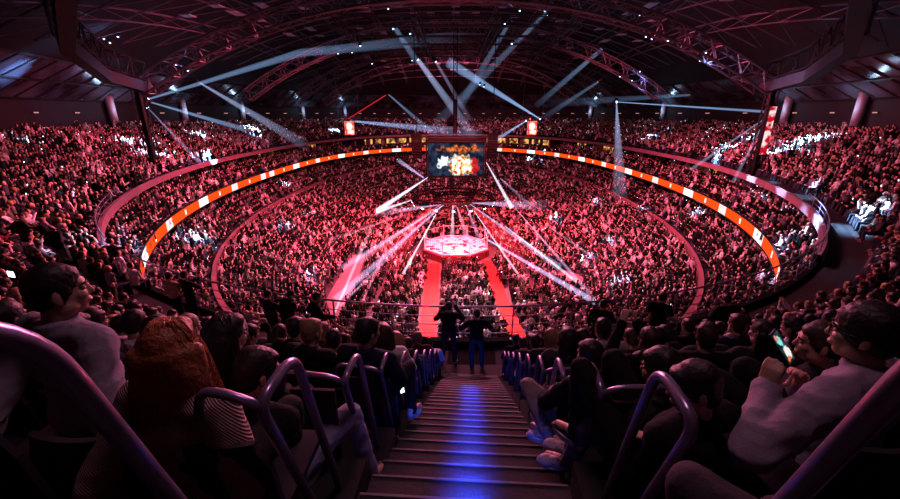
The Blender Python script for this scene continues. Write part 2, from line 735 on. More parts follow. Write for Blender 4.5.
# purlins and cross braces below the deck
mb = MB()
for x in range(-30, 31, 6):
    pts = []
    for y in range(14, 118, 4):
        z = roof_z(x + CX, y) - 0.7
        if z > 4.6:
            pts.append(Vector((x + CX, y, z)))
    if len(pts) > 2:
        mb.tube(pts, 0.10, 4)
        mb.tube([p - Vector((0, 0, 1.0)) for p in pts], 0.07, 4)
        for i in range(len(pts) - 1):
            mb.tube([pts[i], pts[i + 1] - Vector((0, 0, 1.0))], 0.04, 3, cap=False)
for y in range(18, 116, 5):
    pts = []
    for x in range(-36, 37, 3):
        z = roof_z(x + CX, y) - 0.9
        if z > 4.4:
            pts.append(Vector((x + CX, y, z)))
    if len(pts) > 2:
        mb.tube(pts, 0.09, 4)
        for i in range(0, len(pts) - 2, 2):
            mb.tube([pts[i], pts[i + 2] + Vector((0, 4, .2))], 0.045, 3, cap=False)
struct(mb.build('roof_purlins', M['truss']))
# flat acoustic panels hung between the purlins (they read as paler patches)
mb = MB()
r_ = random.Random(5)
for y in range(40, 112, 5):
    for x in range(-27, 28, 3):
        if r_.random() < 0.4:
            z = roof_z(x + CX, y) - 1.9
            if z > 5:
                mb.box((x + CX + r_.uniform(-.4, .4), y, z), (1.1, r_.choice((1.2, 2.4)), 0.08))
struct(mb.build('ceiling_panels', M['pole']))
# catwalk grid above the ring
mb = MB()
gz = 8.6
for (a, b) in (((-12, 44), (12, 44)), ((-12, 66), (12, 66)), ((-12, 44), (-12, 66)), ((12, 44), (12, 66)), ((-4, 44), (-4, 66)), ((4, 44), (4, 66)), ((-12, 55), (12, 55))):
    truss(mb, resample([(a[0] + CX, a[1], gz), (b[0] + CX, b[1], gz)], 1.1), 0.8, 0.9, 0.06)
for x in (-12, -4, 4, 12):
    for y in (44, 55, 66):
        mb.tube([(x + CX, y, gz), (x + CX, y, roof_z(x + CX, y) - .5)], 0.05, 4)
struct(mb.build('rigging_grid', M['darktruss']))

# ------------------------------------------------------------------ columns
COLX = [(-30.9, 42.5, 'left'), (31.7, 42.2, 'right')]
for (x, y, side) in COLX:
    e = empty('roof_column', (x, y, -6.0))
    tag(e, 'tall dark lattice column holding the roof at the %s of the bowl' % side, 'column')
    mb = MB()
    truss(mb, resample([(0, 0, 0), (0, 0, 8.6)], 0.9), 0.75, 0.75, 0.07)
    mb.box((0, 0, 4.3), (0.42, 0.42, 8.6))
    mb.build('shaft', M['black'], e)
    mb = MB()
    mb.box((0, 0, 0.1), (1.3, 1.3, 0.2))
    mb.build('base_plate', M['black'], e)
    mb = MB()
    mb.box((0, 0, 8.6), (1.7, 1.7, 0.5))
    mb.build('head_block', M['darktruss'], e)
# short pale drum columns under the leaning glazing
k = 0
dproto = None
for px in (113, 185, 243, 303, 345, 590, 663, 785, 858):
    # where the view ray meets the rear wall
    best = None
    for i in range(1440):
        p = -PI + 2 * PI * i / 1440
        q = curve(46.9, 63.8, 74.4, 62, 2.0, 2.5)(p)
        if q[1] < 10:
            continue
        u = 450 + F * q[0] / (q[1] * CP)
        if best is None or abs(u - px) < best[0]:
            best = (abs(u - px), q, p)
    q = best[1]
    if dproto is None:
        e = empty('drum_column')
        mb = MB()
        mb.lathe([(0.5, -1.3), (0.5, 2.3)], 18)
        mb.build('drum', M['pole'], e, True)
        mb = MB()
        mb.lathe([(0.62, 2.3), (0.7, 2.5), (0.62, 2.7)], 18)
        mb.build('collar', M['darktruss'], e)
        dproto = e
    else:
        e = copy_tree(dproto)
    e.location = (q[0], q[1], 0)
    lab = {113: 'pale round column at the far left of the top tier', 185: 'second pale round column from the left end of the top tier',
           243: 'third pale round column from the left end of the top tier', 303: 'fourth pale round column from the left, above the top tier',
           345: 'pale round column behind the left hanging screen', 590: 'pale round column just right of the right hanging screen',
           663: 'pale round column above the top of the white lit seats, middle right', 785: 'pale round column right of the red lit banner',
           858: 'rightmost pale round column at the top tier'}[px]
    tag(e, lab, 'column', 'round columns at the rear wall')

# red and white LED banner on the right column
m, nt, out = newmat('led_banner_picture')
tc = nt.nodes.new('ShaderNodeTexCoord')
nz = nt.nodes.new('ShaderNodeTexNoise')
nz.inputs['Scale'].default_value = 1.3
nz.inputs['Detail'].default_value = 1
nt.links.new(tc.outputs['Object'], nz.inputs['Vector'])
cr = nt.nodes.new('ShaderNodeValToRGB')
cr.color_ramp.elements[0].position = 0.46
cr.color_ramp.elements[0].color = (0.55, 0.01, 0.03, 1)
cr.color_ramp.elements[1].position = 0.56
cr.color_ramp.elements[1].color = (1.0, 0.72, 0.75, 1)
nt.links.new(nz.outputs['Fac'], cr.inputs['Fac'])
em = nt.nodes.new('ShaderNodeEmission')
em.inputs['Strength'].default_value = 0.9
nt.links.new(cr.outputs['Color'], em.inputs['Color'])
nt.links.new(em.outputs[0], out.inputs['Surface'])
e = empty('led_banner', (31.7, 41.55, -1.6))
tag(e, 'tall narrow red and white lit banner hanging on the right column', 'banner')
mb = MB()
mb.box((0, 0, 0), (0.6, 0.08, 4.6))
mb.build('screen', m, e)
mb = MB()
mb.box((0, 0.07, 0), (0.72, 0.1, 4.8))
mb.build('frame', M['black'], e)

# ------------------------------------------------------------------ ribbon board
m, nt, out = newmat('ribbon_board_picture')
uv = nt.nodes.new('ShaderNodeUVMap')
sep = nt.nodes.new('ShaderNodeSeparateXYZ')
nt.links.new(uv.outputs['UV'], sep.inputs[0])


def mth(op, a, b=None, c=None):
    n = nt.nodes.new('ShaderNodeMath')
    n.operation = op
    for i, x in enumerate((a, b, c)):
        if x is None:
            continue
        if isinstance(x, (int, float)):
            n.inputs[i].default_value = x
        else:
            nt.links.new(x, n.inputs[i])
    return n.outputs[0]


PER = 19.0
w = mth('MODULO', mth('ADD', sep.outputs['X'], 400.0), PER)
blk = mth('MULTIPLY', mth('GREATER_THAN', w, 0.0), mth('LESS_THAN', w, 2.6))
txt1 = mth('ADD', mth('MULTIPLY', mth('GREATER_THAN', w, 6.2), mth('LESS_THAN', w, 6.6)), mth('MULTIPLY', mth('GREATER_THAN', w, 15.4), mth('LESS_THAN', w, 15.8)))
blk2 = mth('MULTIPLY', mth('GREATER_THAN', w, 10.2), mth('LESS_THAN', w, 12.0))
# broken lettering-like strokes inside the second block
st = mth('GREATER_THAN', mth('MODULO', mth('MULTIPLY', w, 6.0), 1.0), 0.3)
blk2 = mth('MULTIPLY', blk2, st)
vmid = mth('MULTIPLY', mth('GREATER_THAN', sep.outputs['Y'], 0.22), mth('LESS_THAN', sep.outputs['Y'], 0.78))
txt1 = mth('MULTIPLY', txt1, vmid)
fac = mth('MAXIMUM', blk, mth('MAXIMUM', txt1, blk2))
mx = nt.nodes.new('ShaderNodeMix')
mx.data_type = 'RGBA'
mx.inputs[6].default_value = (1.0, 0.085, 0.012, 1)
mx.inputs[7].default_value = (1.0, 0.82, 0.86, 1)
nt.links.new(fac, mx.inputs[0])
em = nt.nodes.new('ShaderNodeEmission')
nt.links.new(mx.outputs[2], em.inputs['Color'])
em.inputs['Strength'].default_value = 1.25
nt.links.new(em.outputs[0], out.inputs['Surface'])
e = empty('ribbon_board', (CX, 62, -9.0))
tag(e, 'orange lit ribbon board with white blocks running around the bowl', 'led board')
n = 360
L = loop(LED, 0, n)
top, bot, uvs = [], [], []
acc = 0
S = [0]
for a, b in zip(L[:-1], L[1:]):
    acc += (b - a).length
    S.append(acc)
mb = MB()
off = Vector((CX, 62, 0))
mb.strip([p - off + Vector((0, 0, -0.42)) for p in L], [p - off + Vector((0, 0, 0.42)) for p in L])
o = mb.build('screen', m, e)
me = o.data
ul = me.uv_layers.new(name='UVMap')
for poly in me.polygons:
    i = poly.index
    for li, vi in zip(poly.loop_indices, poly.vertices):
        k = vi % (n + 1)
        ul.data[li].uv = (S[k], 0.0 if vi <= n else 1.0)
mb = MB()
Lb = loop(curve(29.12, 50.12, 50.12, 62, 2.2, 2.5), 0, n)
for z0, z1 in ((0.42, 0.5), (-0.55, -0.42)):
    mb.strip([p - off + Vector((0, 0, z0)) for p in L], [p - off + Vector((0, 0, z1)) for p in L])
    mb.strip([p - off + Vector((0, 0, z1)) for p in L], [p - off + Vector((0, 0, z1)) for p in Lb])
mb.build('frame', M['black'], e)

# ------------------------------------------------------------------ lit suites behind the club level
m, nt, out = newmat('lit_suite_interior')
tc = nt.nodes.new('ShaderNodeTexCoord')
nz = nt.nodes.new('ShaderNodeTexNoise')
nz.inputs['Scale'].default_value = 0.9
nz.inputs['Detail'].default_value = 3
nt.links.new(tc.outputs['Object'], nz.inputs['Vector'])
cr = nt.nodes.new('ShaderNodeValToRGB')
cr.color_ramp.elements[0].position = 0.36
cr.color_ramp.elements[0].color = (0.14, 0.03, 0.02, 1)
cr.color_ramp.elements[1].position = 0.58
cr.color_ramp.elements[1].color = (1.0, 0.58, 0.18, 1)
nt.links.new(nz.outputs['Fac'], cr.inputs['Fac'])
em = nt.nodes.new('ShaderNodeEmission')
em.inputs['Strength'].default_value = 0.85
nt.links.new(cr.outputs['Color'], em.inputs['Color'])
nt.links.new(em.outputs[0], out.inputs['Surface'])
M['suite'] = m
INB = curve(34.6, 53.6, 60.6, 62, 2.0, 2.5)
wn = 2
for i in range(64):
    p = NEAR + 2 * PI * (i + 0.5) / 64
    dd = math.degrees(angdist(p))
    far = dd > 138
    lit = far or (i in (14, 19, 21, 24, 43, 46, 50))
    if not lit or dd < 60:
        continue
    a, b = INB(p - 0.038), INB(p + 0.038)
    zz0, zz1 = -8.3, -6.5
    mb = MB()
    mb.add([(a[0], a[1], zz0), (b[0], b[1], zz0), (b[0], b[1], zz1), (a[0], a[1], zz1)], [(0, 1, 2, 3)])
    o = mb.build('window_%d' % wn, M['suite'])
    struct(o)
    fb = MB()
    for q in (a, b, ((a[0] + b[0]) / 2, (a[1] + b[1]) / 2)):
        fb.tube([(q[0], q[1] - 0.02, zz0), (q[0], q[1] - 0.02, zz1)], 0.06, 4)
    fb.tube([(a[0], a[1], zz1), (b[0], b[1], zz1)], 0.07, 4)
    fb.tube([(a[0], a[1], zz0), (b[0], b[1], zz0)], 0.07, 4)
    fb.build('window_frame', M['darktruss'], o)
    wn += 1
# dividing walls of the boxes along the sides
mb = MB()
for i in range(48):
    p = NEAR + 2 * PI * i / 48
    dd = math.degrees(angdist(p))
    if dd < 40:
        continue
    a = curve(33.1, 53.0, 59.2, 62, 2.0, 2.5)(p)
    b = BOXB(p)
    d = Vector((b[0] - a[0], b[1] - a[1], 0))
    mb.box(((a[0] + b[0]) / 2, (a[1] + b[1]) / 2, -7.25), (0.5, d.length, 1.5), d.to_track_quat('Y', 'Z').to_matrix())
struct(mb.build('trim_4', M['fascia']))

# ------------------------------------------------------------------ scoreboard and hung gear
def node_blob(nt, tc_out, cx, cz, rx, rz_, soft=0.25):
    """soft ellipse mask in object x/z"""
    s = nt.nodes.new('ShaderNodeSeparateXYZ')
    nt.links.new(tc_out, s.inputs[0])

    def mm(op, a, b):
        n = nt.nodes.new('ShaderNodeMath')
        n.operation = op
        for i, x in enumerate((a, b)):
            if isinstance(x, (int, float)):
                n.inputs[i].default_value = x
            else:
                nt.links.new(x, n.inputs[i])
        return n.outputs[0]
    dx = mm('DIVIDE', mm('SUBTRACT', s.outputs['X'], cx), rx)
    dz = mm('DIVIDE', mm('SUBTRACT', s.outputs['Z'], cz), rz_)
    r2 = mm('ADD', mm('MULTIPLY', dx, dx), mm('MULTIPLY', dz, dz))
    mr = nt.nodes.new('ShaderNodeMapRange')
    mr.inputs['From Min'].default_value = 1 - soft
    mr.inputs['From Max'].default_value = 1 + soft
    mr.inputs['To Min'].default_value = 1
    mr.inputs['To Max'].default_value = 0
    nt.links.new(r2, mr.inputs['Value'])
    return mr.outputs['Result']


def picture(name, base, blobs, strength, grain=None):
    m, nt, out = newmat(name)
    tc = nt.nodes.new('ShaderNodeTexCoord')
    nz = nt.nodes.new('ShaderNodeTexNoise')
    nz.inputs['Scale'].default_value = 2.2
    nz.inputs['Detail'].default_value = 3
    nt.links.new(tc.outputs['Object'], nz.inputs['Vector'])
    # wobble the coordinates so that edges are ragged
    wob = nt.nodes.new('ShaderNodeVectorMath')
    wob.operation = 'SCALE'
    wob.inputs['Scale'].default_value = 0.55
    nt.links.new(nz.outputs['Color'], wob.inputs[0])
    addv = nt.nodes.new('ShaderNodeVectorMath')
    addv.operation = 'ADD'
    nt.links.new(tc.outputs['Object'], addv.inputs[0])
    nt.links.new(wob.outputs[0], addv.inputs[1])
    sub = nt.nodes.new('ShaderNodeVectorMath')
    sub.operation = 'SUBTRACT'
    nt.links.new(addv.outputs[0], sub.inputs[0])
    sub.inputs[1].default_value = (0.275, 0.275, 0.275)
    cr = nt.nodes.new('ShaderNodeValToRGB')
    cr.color_ramp.elements[0].position = 0.4
    cr.color_ramp.elements[0].color = (*base[0], 1)
    cr.color_ramp.elements[1].position = 0.7
    cr.color_ramp.elements[1].color = (*base[1], 1)
    nt.links.new(nz.outputs['Fac'], cr.inputs['Fac'])
    cur = cr.outputs['Color']
    for (cx, cz, rx, rz_, col) in blobs:
        f = node_blob(nt, sub.outputs[0], cx, cz, rx, rz_)
        mx = nt.nodes.new('ShaderNodeMix')
        mx.data_type = 'RGBA'
        nt.links.new(f, mx.inputs[0])
        nt.links.new(cur, mx.inputs[6])
        mx.inputs[7].default_value = (*col, 1)
        cur = mx.outputs[2]
    em = nt.nodes.new('ShaderNodeEmission')
    em.inputs['Strength'].default_value = strength
    nt.links.new(cur, em.inputs['Color'])
    nt.links.new(em.outputs[0], out.inputs['Surface'])
    return m


SB = Vector((0.75, 53, -5.3))
m, nt, out = newmat('scoreboard_picture')
tc = nt.nodes.new('ShaderNodeTexCoord')


def tnoise(scale, detail=3):
    n = nt.nodes.new('ShaderNodeTexNoise')
    n.inputs['Scale'].default_value = scale
    n.inputs['Detail'].default_value = detail
    nt.links.new(tc.outputs['Object'], n.inputs['Vector'])
    return n


def ramp(src, stops):
    r = nt.nodes.new('ShaderNodeValToRGB')
    e0 = r.color_ramp.elements
    while len(e0) < len(stops):
        e0.new(0.5)
    for el, (p, c) in zip(e0, stops):
        el.position = p
        el.color = (*c, 1)
    nt.links.new(src, r.inputs['Fac'])
    return r.outputs['Color']


def mixc(f, a, b_):
    x = nt.nodes.new('ShaderNodeMix')
    x.data_type = 'RGBA'
    nt.links.new(f, x.inputs[0])
    nt.links.new(a, x.inputs[6])
    nt.links.new(b_, x.inputs[7])
    return x.outputs[2]


wn1 = tnoise(1.6, 4)
wsc = nt.nodes.new('ShaderNodeVectorMath')
wsc.operation = 'MULTIPLY_ADD'
nt.links.new(wn1.outputs['Color'], wsc.inputs[0])
wsc.inputs[1].default_value = (1.7, 1.7, 1.7)
nt.links.new(tc.outputs['Object'], wsc.inputs[2])
wof = nt.nodes.new('ShaderNodeVectorMath')
wof.operation = 'SUBTRACT'
nt.links.new(wsc.outputs[0], wof.inputs[0])
wof.inputs[1].default_value = (.85, .85, .85)
cur = ramp(tnoise(1.4).outputs['Fac'], [(.42, (.008, .012, .03)), (.7, (.05, .07, .12))])
glow = ramp(tnoise(2.0).outputs['Fac'], [(.35, (.9, .25, .05)), (.6, (.05, .01, .02))])
cur = mixc(node_blob(nt, wof.outputs[0], 0.6, 1.25, 2.6, .38, .6), cur, glow)
fire = ramp(tnoise(2.3, 2).outputs['Fac'], [(.36, (.45, .03, .02)), (.44, (1.0, .5, .12)), (.52, (1.0, .92, .75)), (.64, (.75, .9, .95))])
cur = mixc(node_blob(nt, wof.outputs[0], 2.15, -.8, .6, 1.0, .5), cur, ramp(tnoise(2.5).outputs['Fac'], [(.3, (.7, .04, .03)), (.7, (.3, .01, .02))]))
cur = mixc(node_blob(nt, wof.outputs[0], .55, -.75, 1.35, 1.3, .35), cur, fire)
cur = mixc(node_blob(nt, wof.outputs[0], -1.55, -.35, .65, .55, .4), cur, ramp(tnoise(2.0).outputs['Fac'], [(.3, (.6, .8, .85)), (.6, (.95, 1, 1))]))
em = nt.nodes.new('ShaderNodeEmission')
em.inputs['Strength'].default_value = 1.1
nt.links.new(cur, em.inputs['Color'])
nt.links.new(em.outputs[0], out.inputs['Surface'])
e = empty('scoreboard', SB)
tag(e, 'big dark centre hung screen cube showing a bright orange and white picture', 'screen')
mb = MB()
mb.add([(-3.35, -3.0, -1.95), (3.35, -3.0, -1.95), (3.35, -3.0, 1.95), (-3.35, -3.0, 1.95)], [(0, 1, 2, 3)])
mb.build('front_screen', m, e)
m2 = picture('scoreboard_side_picture', ((0.01, 0.012, 0.03), (0.1, 0.08, 0.14)), [], 0.8)
for s in (-1, 1):
    mb = MB()
    mb.add([(s * 3.5, -2.9, -2.2), (s * 3.5, 2.9, -2.2), (s * 3.5, 2.9, 2.2), (s * 3.5, -2.9, 2.2)], [(0, 1, 2, 3)])
    mb.build('side_screen', m2, e)
mb = MB()
mb.box((0, 0, 0), (6.9, 5.9, 4.1))
mb.box((0, 0, 2.15), (7.2, 6.2, 0.2))
mb.box((0, 0, -2.12), (7.1, 6.1, 0.14))
mb.build('housing', M['matte'], e)
mb = MB()
truss(mb, resample([(-3.4, -2.9, 2.6), (3.4, -2.9, 2.6)], 0.7), 0.4, 0.4, 0.05)
for x in (-3.6, 3.6):
    mb.tube([(x, -3.05, 2.6), (x, -3.05, -2.1)], 0.1, 6)
mb.tube([(-3.6, -3.05, 2.6), (3.6, -3.05, 2.6)], 0.1, 6)
mb.build('frame', M['matte'], e)
mb = MB()
truss(mb, resample([(-0.1, 0, 2.4), (-0.1, 0, 15.5)], 0.8), 0.45, 0.45, 0.04)
mb.box((-0.1, 0, 5.0), (0.42, 0.42, 4.0))
mb.build('hanging_mast', M['matte'], e)

# curved loudspeaker arrays
for (px, side) in ((416.5, 'left'), (492.5, 'right')):
    c = at(px, 136, 50)
    e = empty('loudspeaker_array', c)
    tag(e, 'black curved hanging loudspeaker array just %s of the big screen' % side, 'loudspeaker')
    for k in range(8):
        mb = MB()
        y = 0.35 - 0.012 * (k ** 2)
        a = -0.05 * k
        mb.box((0, -y * 0.6 + 0.02 * k * k * .3, -0.36 * k), (1.25, 0.75, 0.33), Matrix.Rotation(a, 3, 'X'))
        mb.build('cabinet', M['matte'], e)
    mb = MB()
    mb.box((0, -0.2, 0.28), (1.35, 0.9, 0.14))
    mb.tube([(0, -0.2, 0.3), (0, -0.2, 12)], 0.05, 5)
    mb.build('hanging_frame', M['matte'], e)
# cables from roof by each array
# two small hung screens
mred = picture('hung_screen_picture', ((0.7, 0.05, 0.05), (1.0, 0.35, 0.25)), [(0.0, 0.3, 0.55, 0.6, (1.0, 0.9, 0.85)), (0.2, -0.7, 0.6, 0.4, (1.0, 0.75, 0.65))], 1.1)
for (px, side) in ((349.5, 'left'), (532, 'right')):
    c = at(px, 128, 72)
    e = empty('hanging_screen', c)
    tag(e, 'small bright red and white screen hanging high on the %s' % side, 'screen')
    mb = MB()
    mb.box((0, 0, 0), (1.75, 0.06, 2.4))
    mb.build('display', mred, e)
    mb = MB()
    mb.box((0, 0.1, 0), (1.95, 0.14, 2.6))
    mb.build('housing', M['black'], e)
    mb = MB()
    truss(mb, resample([(-2.2, 0, 1.75), (2.2, 0, 1.75)], 0.6), 0.4, 0.4, 0.05)
    for x in (-1.8, 1.8):
        mb.tube([(x, 0, 1.8), (x, 0, 13.0)], 0.03, 4)
    for x in (-0.7, 0.7):
        mb.tube([(x, 0.1, 1.2), (x, 0, 1.6)], 0.04, 4)
    mb.build('hanging_truss', M['truss'], e)

# ring truss with lamps over the cage
RC = Vector((0.45, 53.2, -10.6))
e = empty('ring_truss', RC)
tag(e, 'dark circular lighting truss hanging above the cage', 'truss')
mb = MB()
truss(mb, [(5.4 * cos(2 * PI * i / 40), 5.4 * sin(2 * PI * i / 40), 0) for i in range(41)], 0.5, 0.5, 0.06)
mb.build('outer_ring', M['matte'], e)
mb = MB()
truss(mb, [(2.6 * cos(2 * PI * i / 24), 2.6 * sin(2 * PI * i / 24), 0.1) for i in range(25)], 0.4, 0.4, 0.05)
mb.build('inner_ring', M['matte'], e)
for k in range(4):
    a = PI / 4 + k * PI / 2
    mb = MB()
    truss(mb, resample([(2.6 * cos(a), 2.6 * sin(a), 0.05), (5.4 * cos(a), 5.4 * sin(a), 0.05)], 0.5), 0.35, 0.35, 0.045)
    mb.build('spoke', M['matte'], e)
for k in range(4):
    a = PI / 4 + k * PI / 2
    mb = MB()
    mb.tube([(5.4 * cos(a), 5.4 * sin(a), 0.2), (3.2 * cos(a), 2.8 * sin(a), 2.6)], 0.03, 4)
    mb.build('cable', M['matte'], e)

# ------------------------------------------------------------------ the cage
CG = Vector((0.75, 50.2, -17.4))
e = empty('octagon_cage', CG)
tag(e, 'white lit eight sided fighting cage on its platform in the middle', 'cage')
R8 = 4.3


def octa(r, z):
    return [Vector((r * cos(PI / 8 + k * PI / 4), r * sin(PI / 8 + k * PI / 4), z)) for k in range(8)]


m, nt, out = newmat('cage_canvas')
b = nt.nodes.new('ShaderNodeBsdfPrincipled')
b.inputs['Roughness'].default_value = 0.8
tc = nt.nodes.new('ShaderNodeTexCoord')
vo = nt.nodes.new('ShaderNodeTexNoise')
vo.inputs['Scale'].default_value = 1.1
vo.inputs['Detail'].default_value = 2
nt.links.new(tc.outputs['Object'], vo.inputs['Vector'])
cr = nt.nodes.new('ShaderNodeValToRGB')
cr.color_ramp.interpolation = 'CONSTANT'
cr.color_ramp.elements[0].color = (0.45, 0.02, 0.04, 1)
cr.color_ramp.elements[1].position = 0.44
cr.color_ramp.elements[1].color = (0.8, 0.76, 0.77, 1)
nt.links.new(vo.outputs['Fac'], cr.inputs['Fac'])
nt.links.new(cr.outputs['Color'], b.inputs['Base Color'])
nt.links.new(b.outputs['BSDF'], out.inputs['Surface'])
mb = MB()
mb.add(octa(R8, 0.95), [list(range(8))])
mb.build('canvas', m, e)
mb = MB()
A, B = octa(R8 + 0.3, 0.0), octa(R8 + 0.3, 0.9)
mb.strip(A + [A[0]], B + [B[0]])
mb.add(octa(R8 + 0.3, 0.9), [list(range(8))])
mb.build('platform', M['skirt'], e)
for k in range(8):
    p = octa(R8, 0.9)[k]
    mb = MB()
    mb.capsule(p, p + Vector((0, 0, 1.75)), 0.09, 0.09, 8)
    mb.build('post', M['white'], e)
for k in range(8):
    p, q = octa(R8, 0.9)[k], octa(R8, 0.9)[(k + 1) % 8]
    mb = MB()
    mb.tube([p + Vector((0, 0, 1.65)), q + Vector((0, 0, 1.65))], 0.055, 6)
    mb.build('padded_rail', M['white'], e)
    mb = MB()
    mb.tube([p + Vector((0, 0, 0.15)), q + Vector((0, 0, 0.15))], 0.12, 6)
    mb.build('padded_rail', M['white'], e)
    mb = MB()
    for i in range(1, 9):
        a = p.lerp(q, i / 9)
        mb.tube([a + Vector((0, 0, .15)), a + Vector((0, 0, 1.65))], 0.012, 3, cap=False)
    for i in range(1, 5):
        mb.tube([p + Vector((0, 0, .15 + i * .33)), q + Vector((0, 0, .15 + i * .33))], 0.012, 3, cap=False)
    mb.build('mesh_panel', M['black'], e)

# walkways to the cage and bare floor patches
mb = MB()
mb.add([(-2.7, 26, -17.37), (-1.1, 26, -17.37), (-1.25, 46.0, -17.37), (-2.7, 46.0, -17.37)], [(0, 1, 2, 3)])
mb.add([(4.9, 26, -17.37), (6.4, 26, -17.37), (5.2, 47.0, -17.37), (4.0, 47.0, -17.37)], [(0, 1, 2, 3)])
struct(mb.build('walkway_carpet', M['carpet']))
mb = MB()
mb.add([(-11.9, 27, -17.36), (-9.2, 27, -17.36), (-10.9, 49, -17.36), (-12.8, 49, -17.36)], [(0, 1, 2, 3)])
mb.add([Vector((13.3 + 1.6 * cos(2 * PI * k / 20), 40.8 + 2.6 * sin(2 * PI * k / 20), -17.36)) for k in range(20)], [list(range(20))])
struct(mb.build('bare_floor', M['barefloor']))


# ------------------------------------------------------------------ moving head lamps
def make_head(lens):
    e = empty('stage_lamp')
    mb = MB()
    mb.box((0, 0, 0.42), (0.42, 0.3, 0.16))
    mb.build('base', M['black'], e)
    mb = MB()
    mb.box((-0.24, 0, 0.18), (0.06, 0.14, 0.42))
    mb.box((0.24, 0, 0.18), (0.06, 0.14, 0.42))
    mb.box((0, 0, 0.352), (0.5, 0.14, 0.06))
    mb.build('yoke', M['black'], e)
    mb = MB()
    mb.lathe([(0.12, 0.26), (0.19, 0.16), (0.19, -0.12), (0.17, -0.2)], 12)
    mb.build('head', M['black'], e)
    mb = MB()
    mb.lathe([(0.15, -0.205), (0.15, -0.215)], 12)
    mb.build('lens', lens, e)
    return e


HEADS = {}


def put_lamp(p, aim, lens, label, group, scale=1.0):
    key = lens
    if key not in HEADS:
        HEADS[key] = make_head(M[lens])
        e = HEADS[key]
    else:
        e = copy_tree(HEADS[key])
    e.location = p
    e.scale = (scale,) * 3
    d = (Vector(aim) - Vector(p)).normalized()
    e.rotation_euler = (-d).to_track_quat('Z', 'Y').to_euler()
    tag(e, label, 'lamp', group)
    return e


BEAMMAT = {}


def beam(p0, p1, r0, r1, col, B, label, tail=0.25, name='light_beam'):
    """lit haze: a closed cone filled with faint glow that fades along its length"""
    p0, p1 = Vector(p0), Vector(p1)
    L = (p1 - p0).length
    mb = MB()
    n = 14
    mb.lathe([(r0, 0.0), (r0 + (r1 - r0) * .5, L * .5), (r1, L)], n)
    key = (round(L, 1), r0, r1, col, B, tail)
    m, nt, out = newmat('lit_haze')
    tc = nt.nodes.new('ShaderNodeTexCoord')
    sp = nt.nodes.new('ShaderNodeSeparateXYZ')
    nt.links.new(tc.outputs['Object'], sp.inputs[0])

    def mm(op, a, b):
        q = nt.nodes.new('ShaderNodeMath')
        q.operation = op
        for i, x in enumerate((a, b)):
            if isinstance(x, (int, float)):
                q.inputs[i].default_value = x
            else:
                nt.links.new(x, q.inputs[i])
        return q.outputs[0]
    zz = mm('DIVIDE', sp.outputs['Z'], L)
    rad = mm('ADD', r0, mm('MULTIPLY', zz, r1 - r0))
    fall = mm('ADD', 1.0, mm('MULTIPLY', zz, tail - 1.0))
    st = mm('DIVIDE', mm('MULTIPLY', fall, B * 0.5), rad)
    em = nt.nodes.new('ShaderNodeEmission')
    em.inputs['Color'].default_value = (*col, 1)
    nt.links.new(st, em.inputs['Strength'])
    nt.links.new(em.outputs[0], out.inputs['Volume'])
    o = mb.build(name, m, None, True)
    o.location = p0
    o.rotation_euler = (p1 - p0).to_track_quat('Z', 'Y').to_euler()
    o.visible_shadow = True
    tag(o, label, 'light beam')
    return o


BL = (0.40, 0.61, 1.0)
PB = (0.55, 0.66, 1.0)
LV = (0.72, 0.62, 1.0)
RD = (1.0, 0.04, 0.07)
PK = (1.0, 0.35, 0.5)
WH = (0.85, 0.85, 1.0)

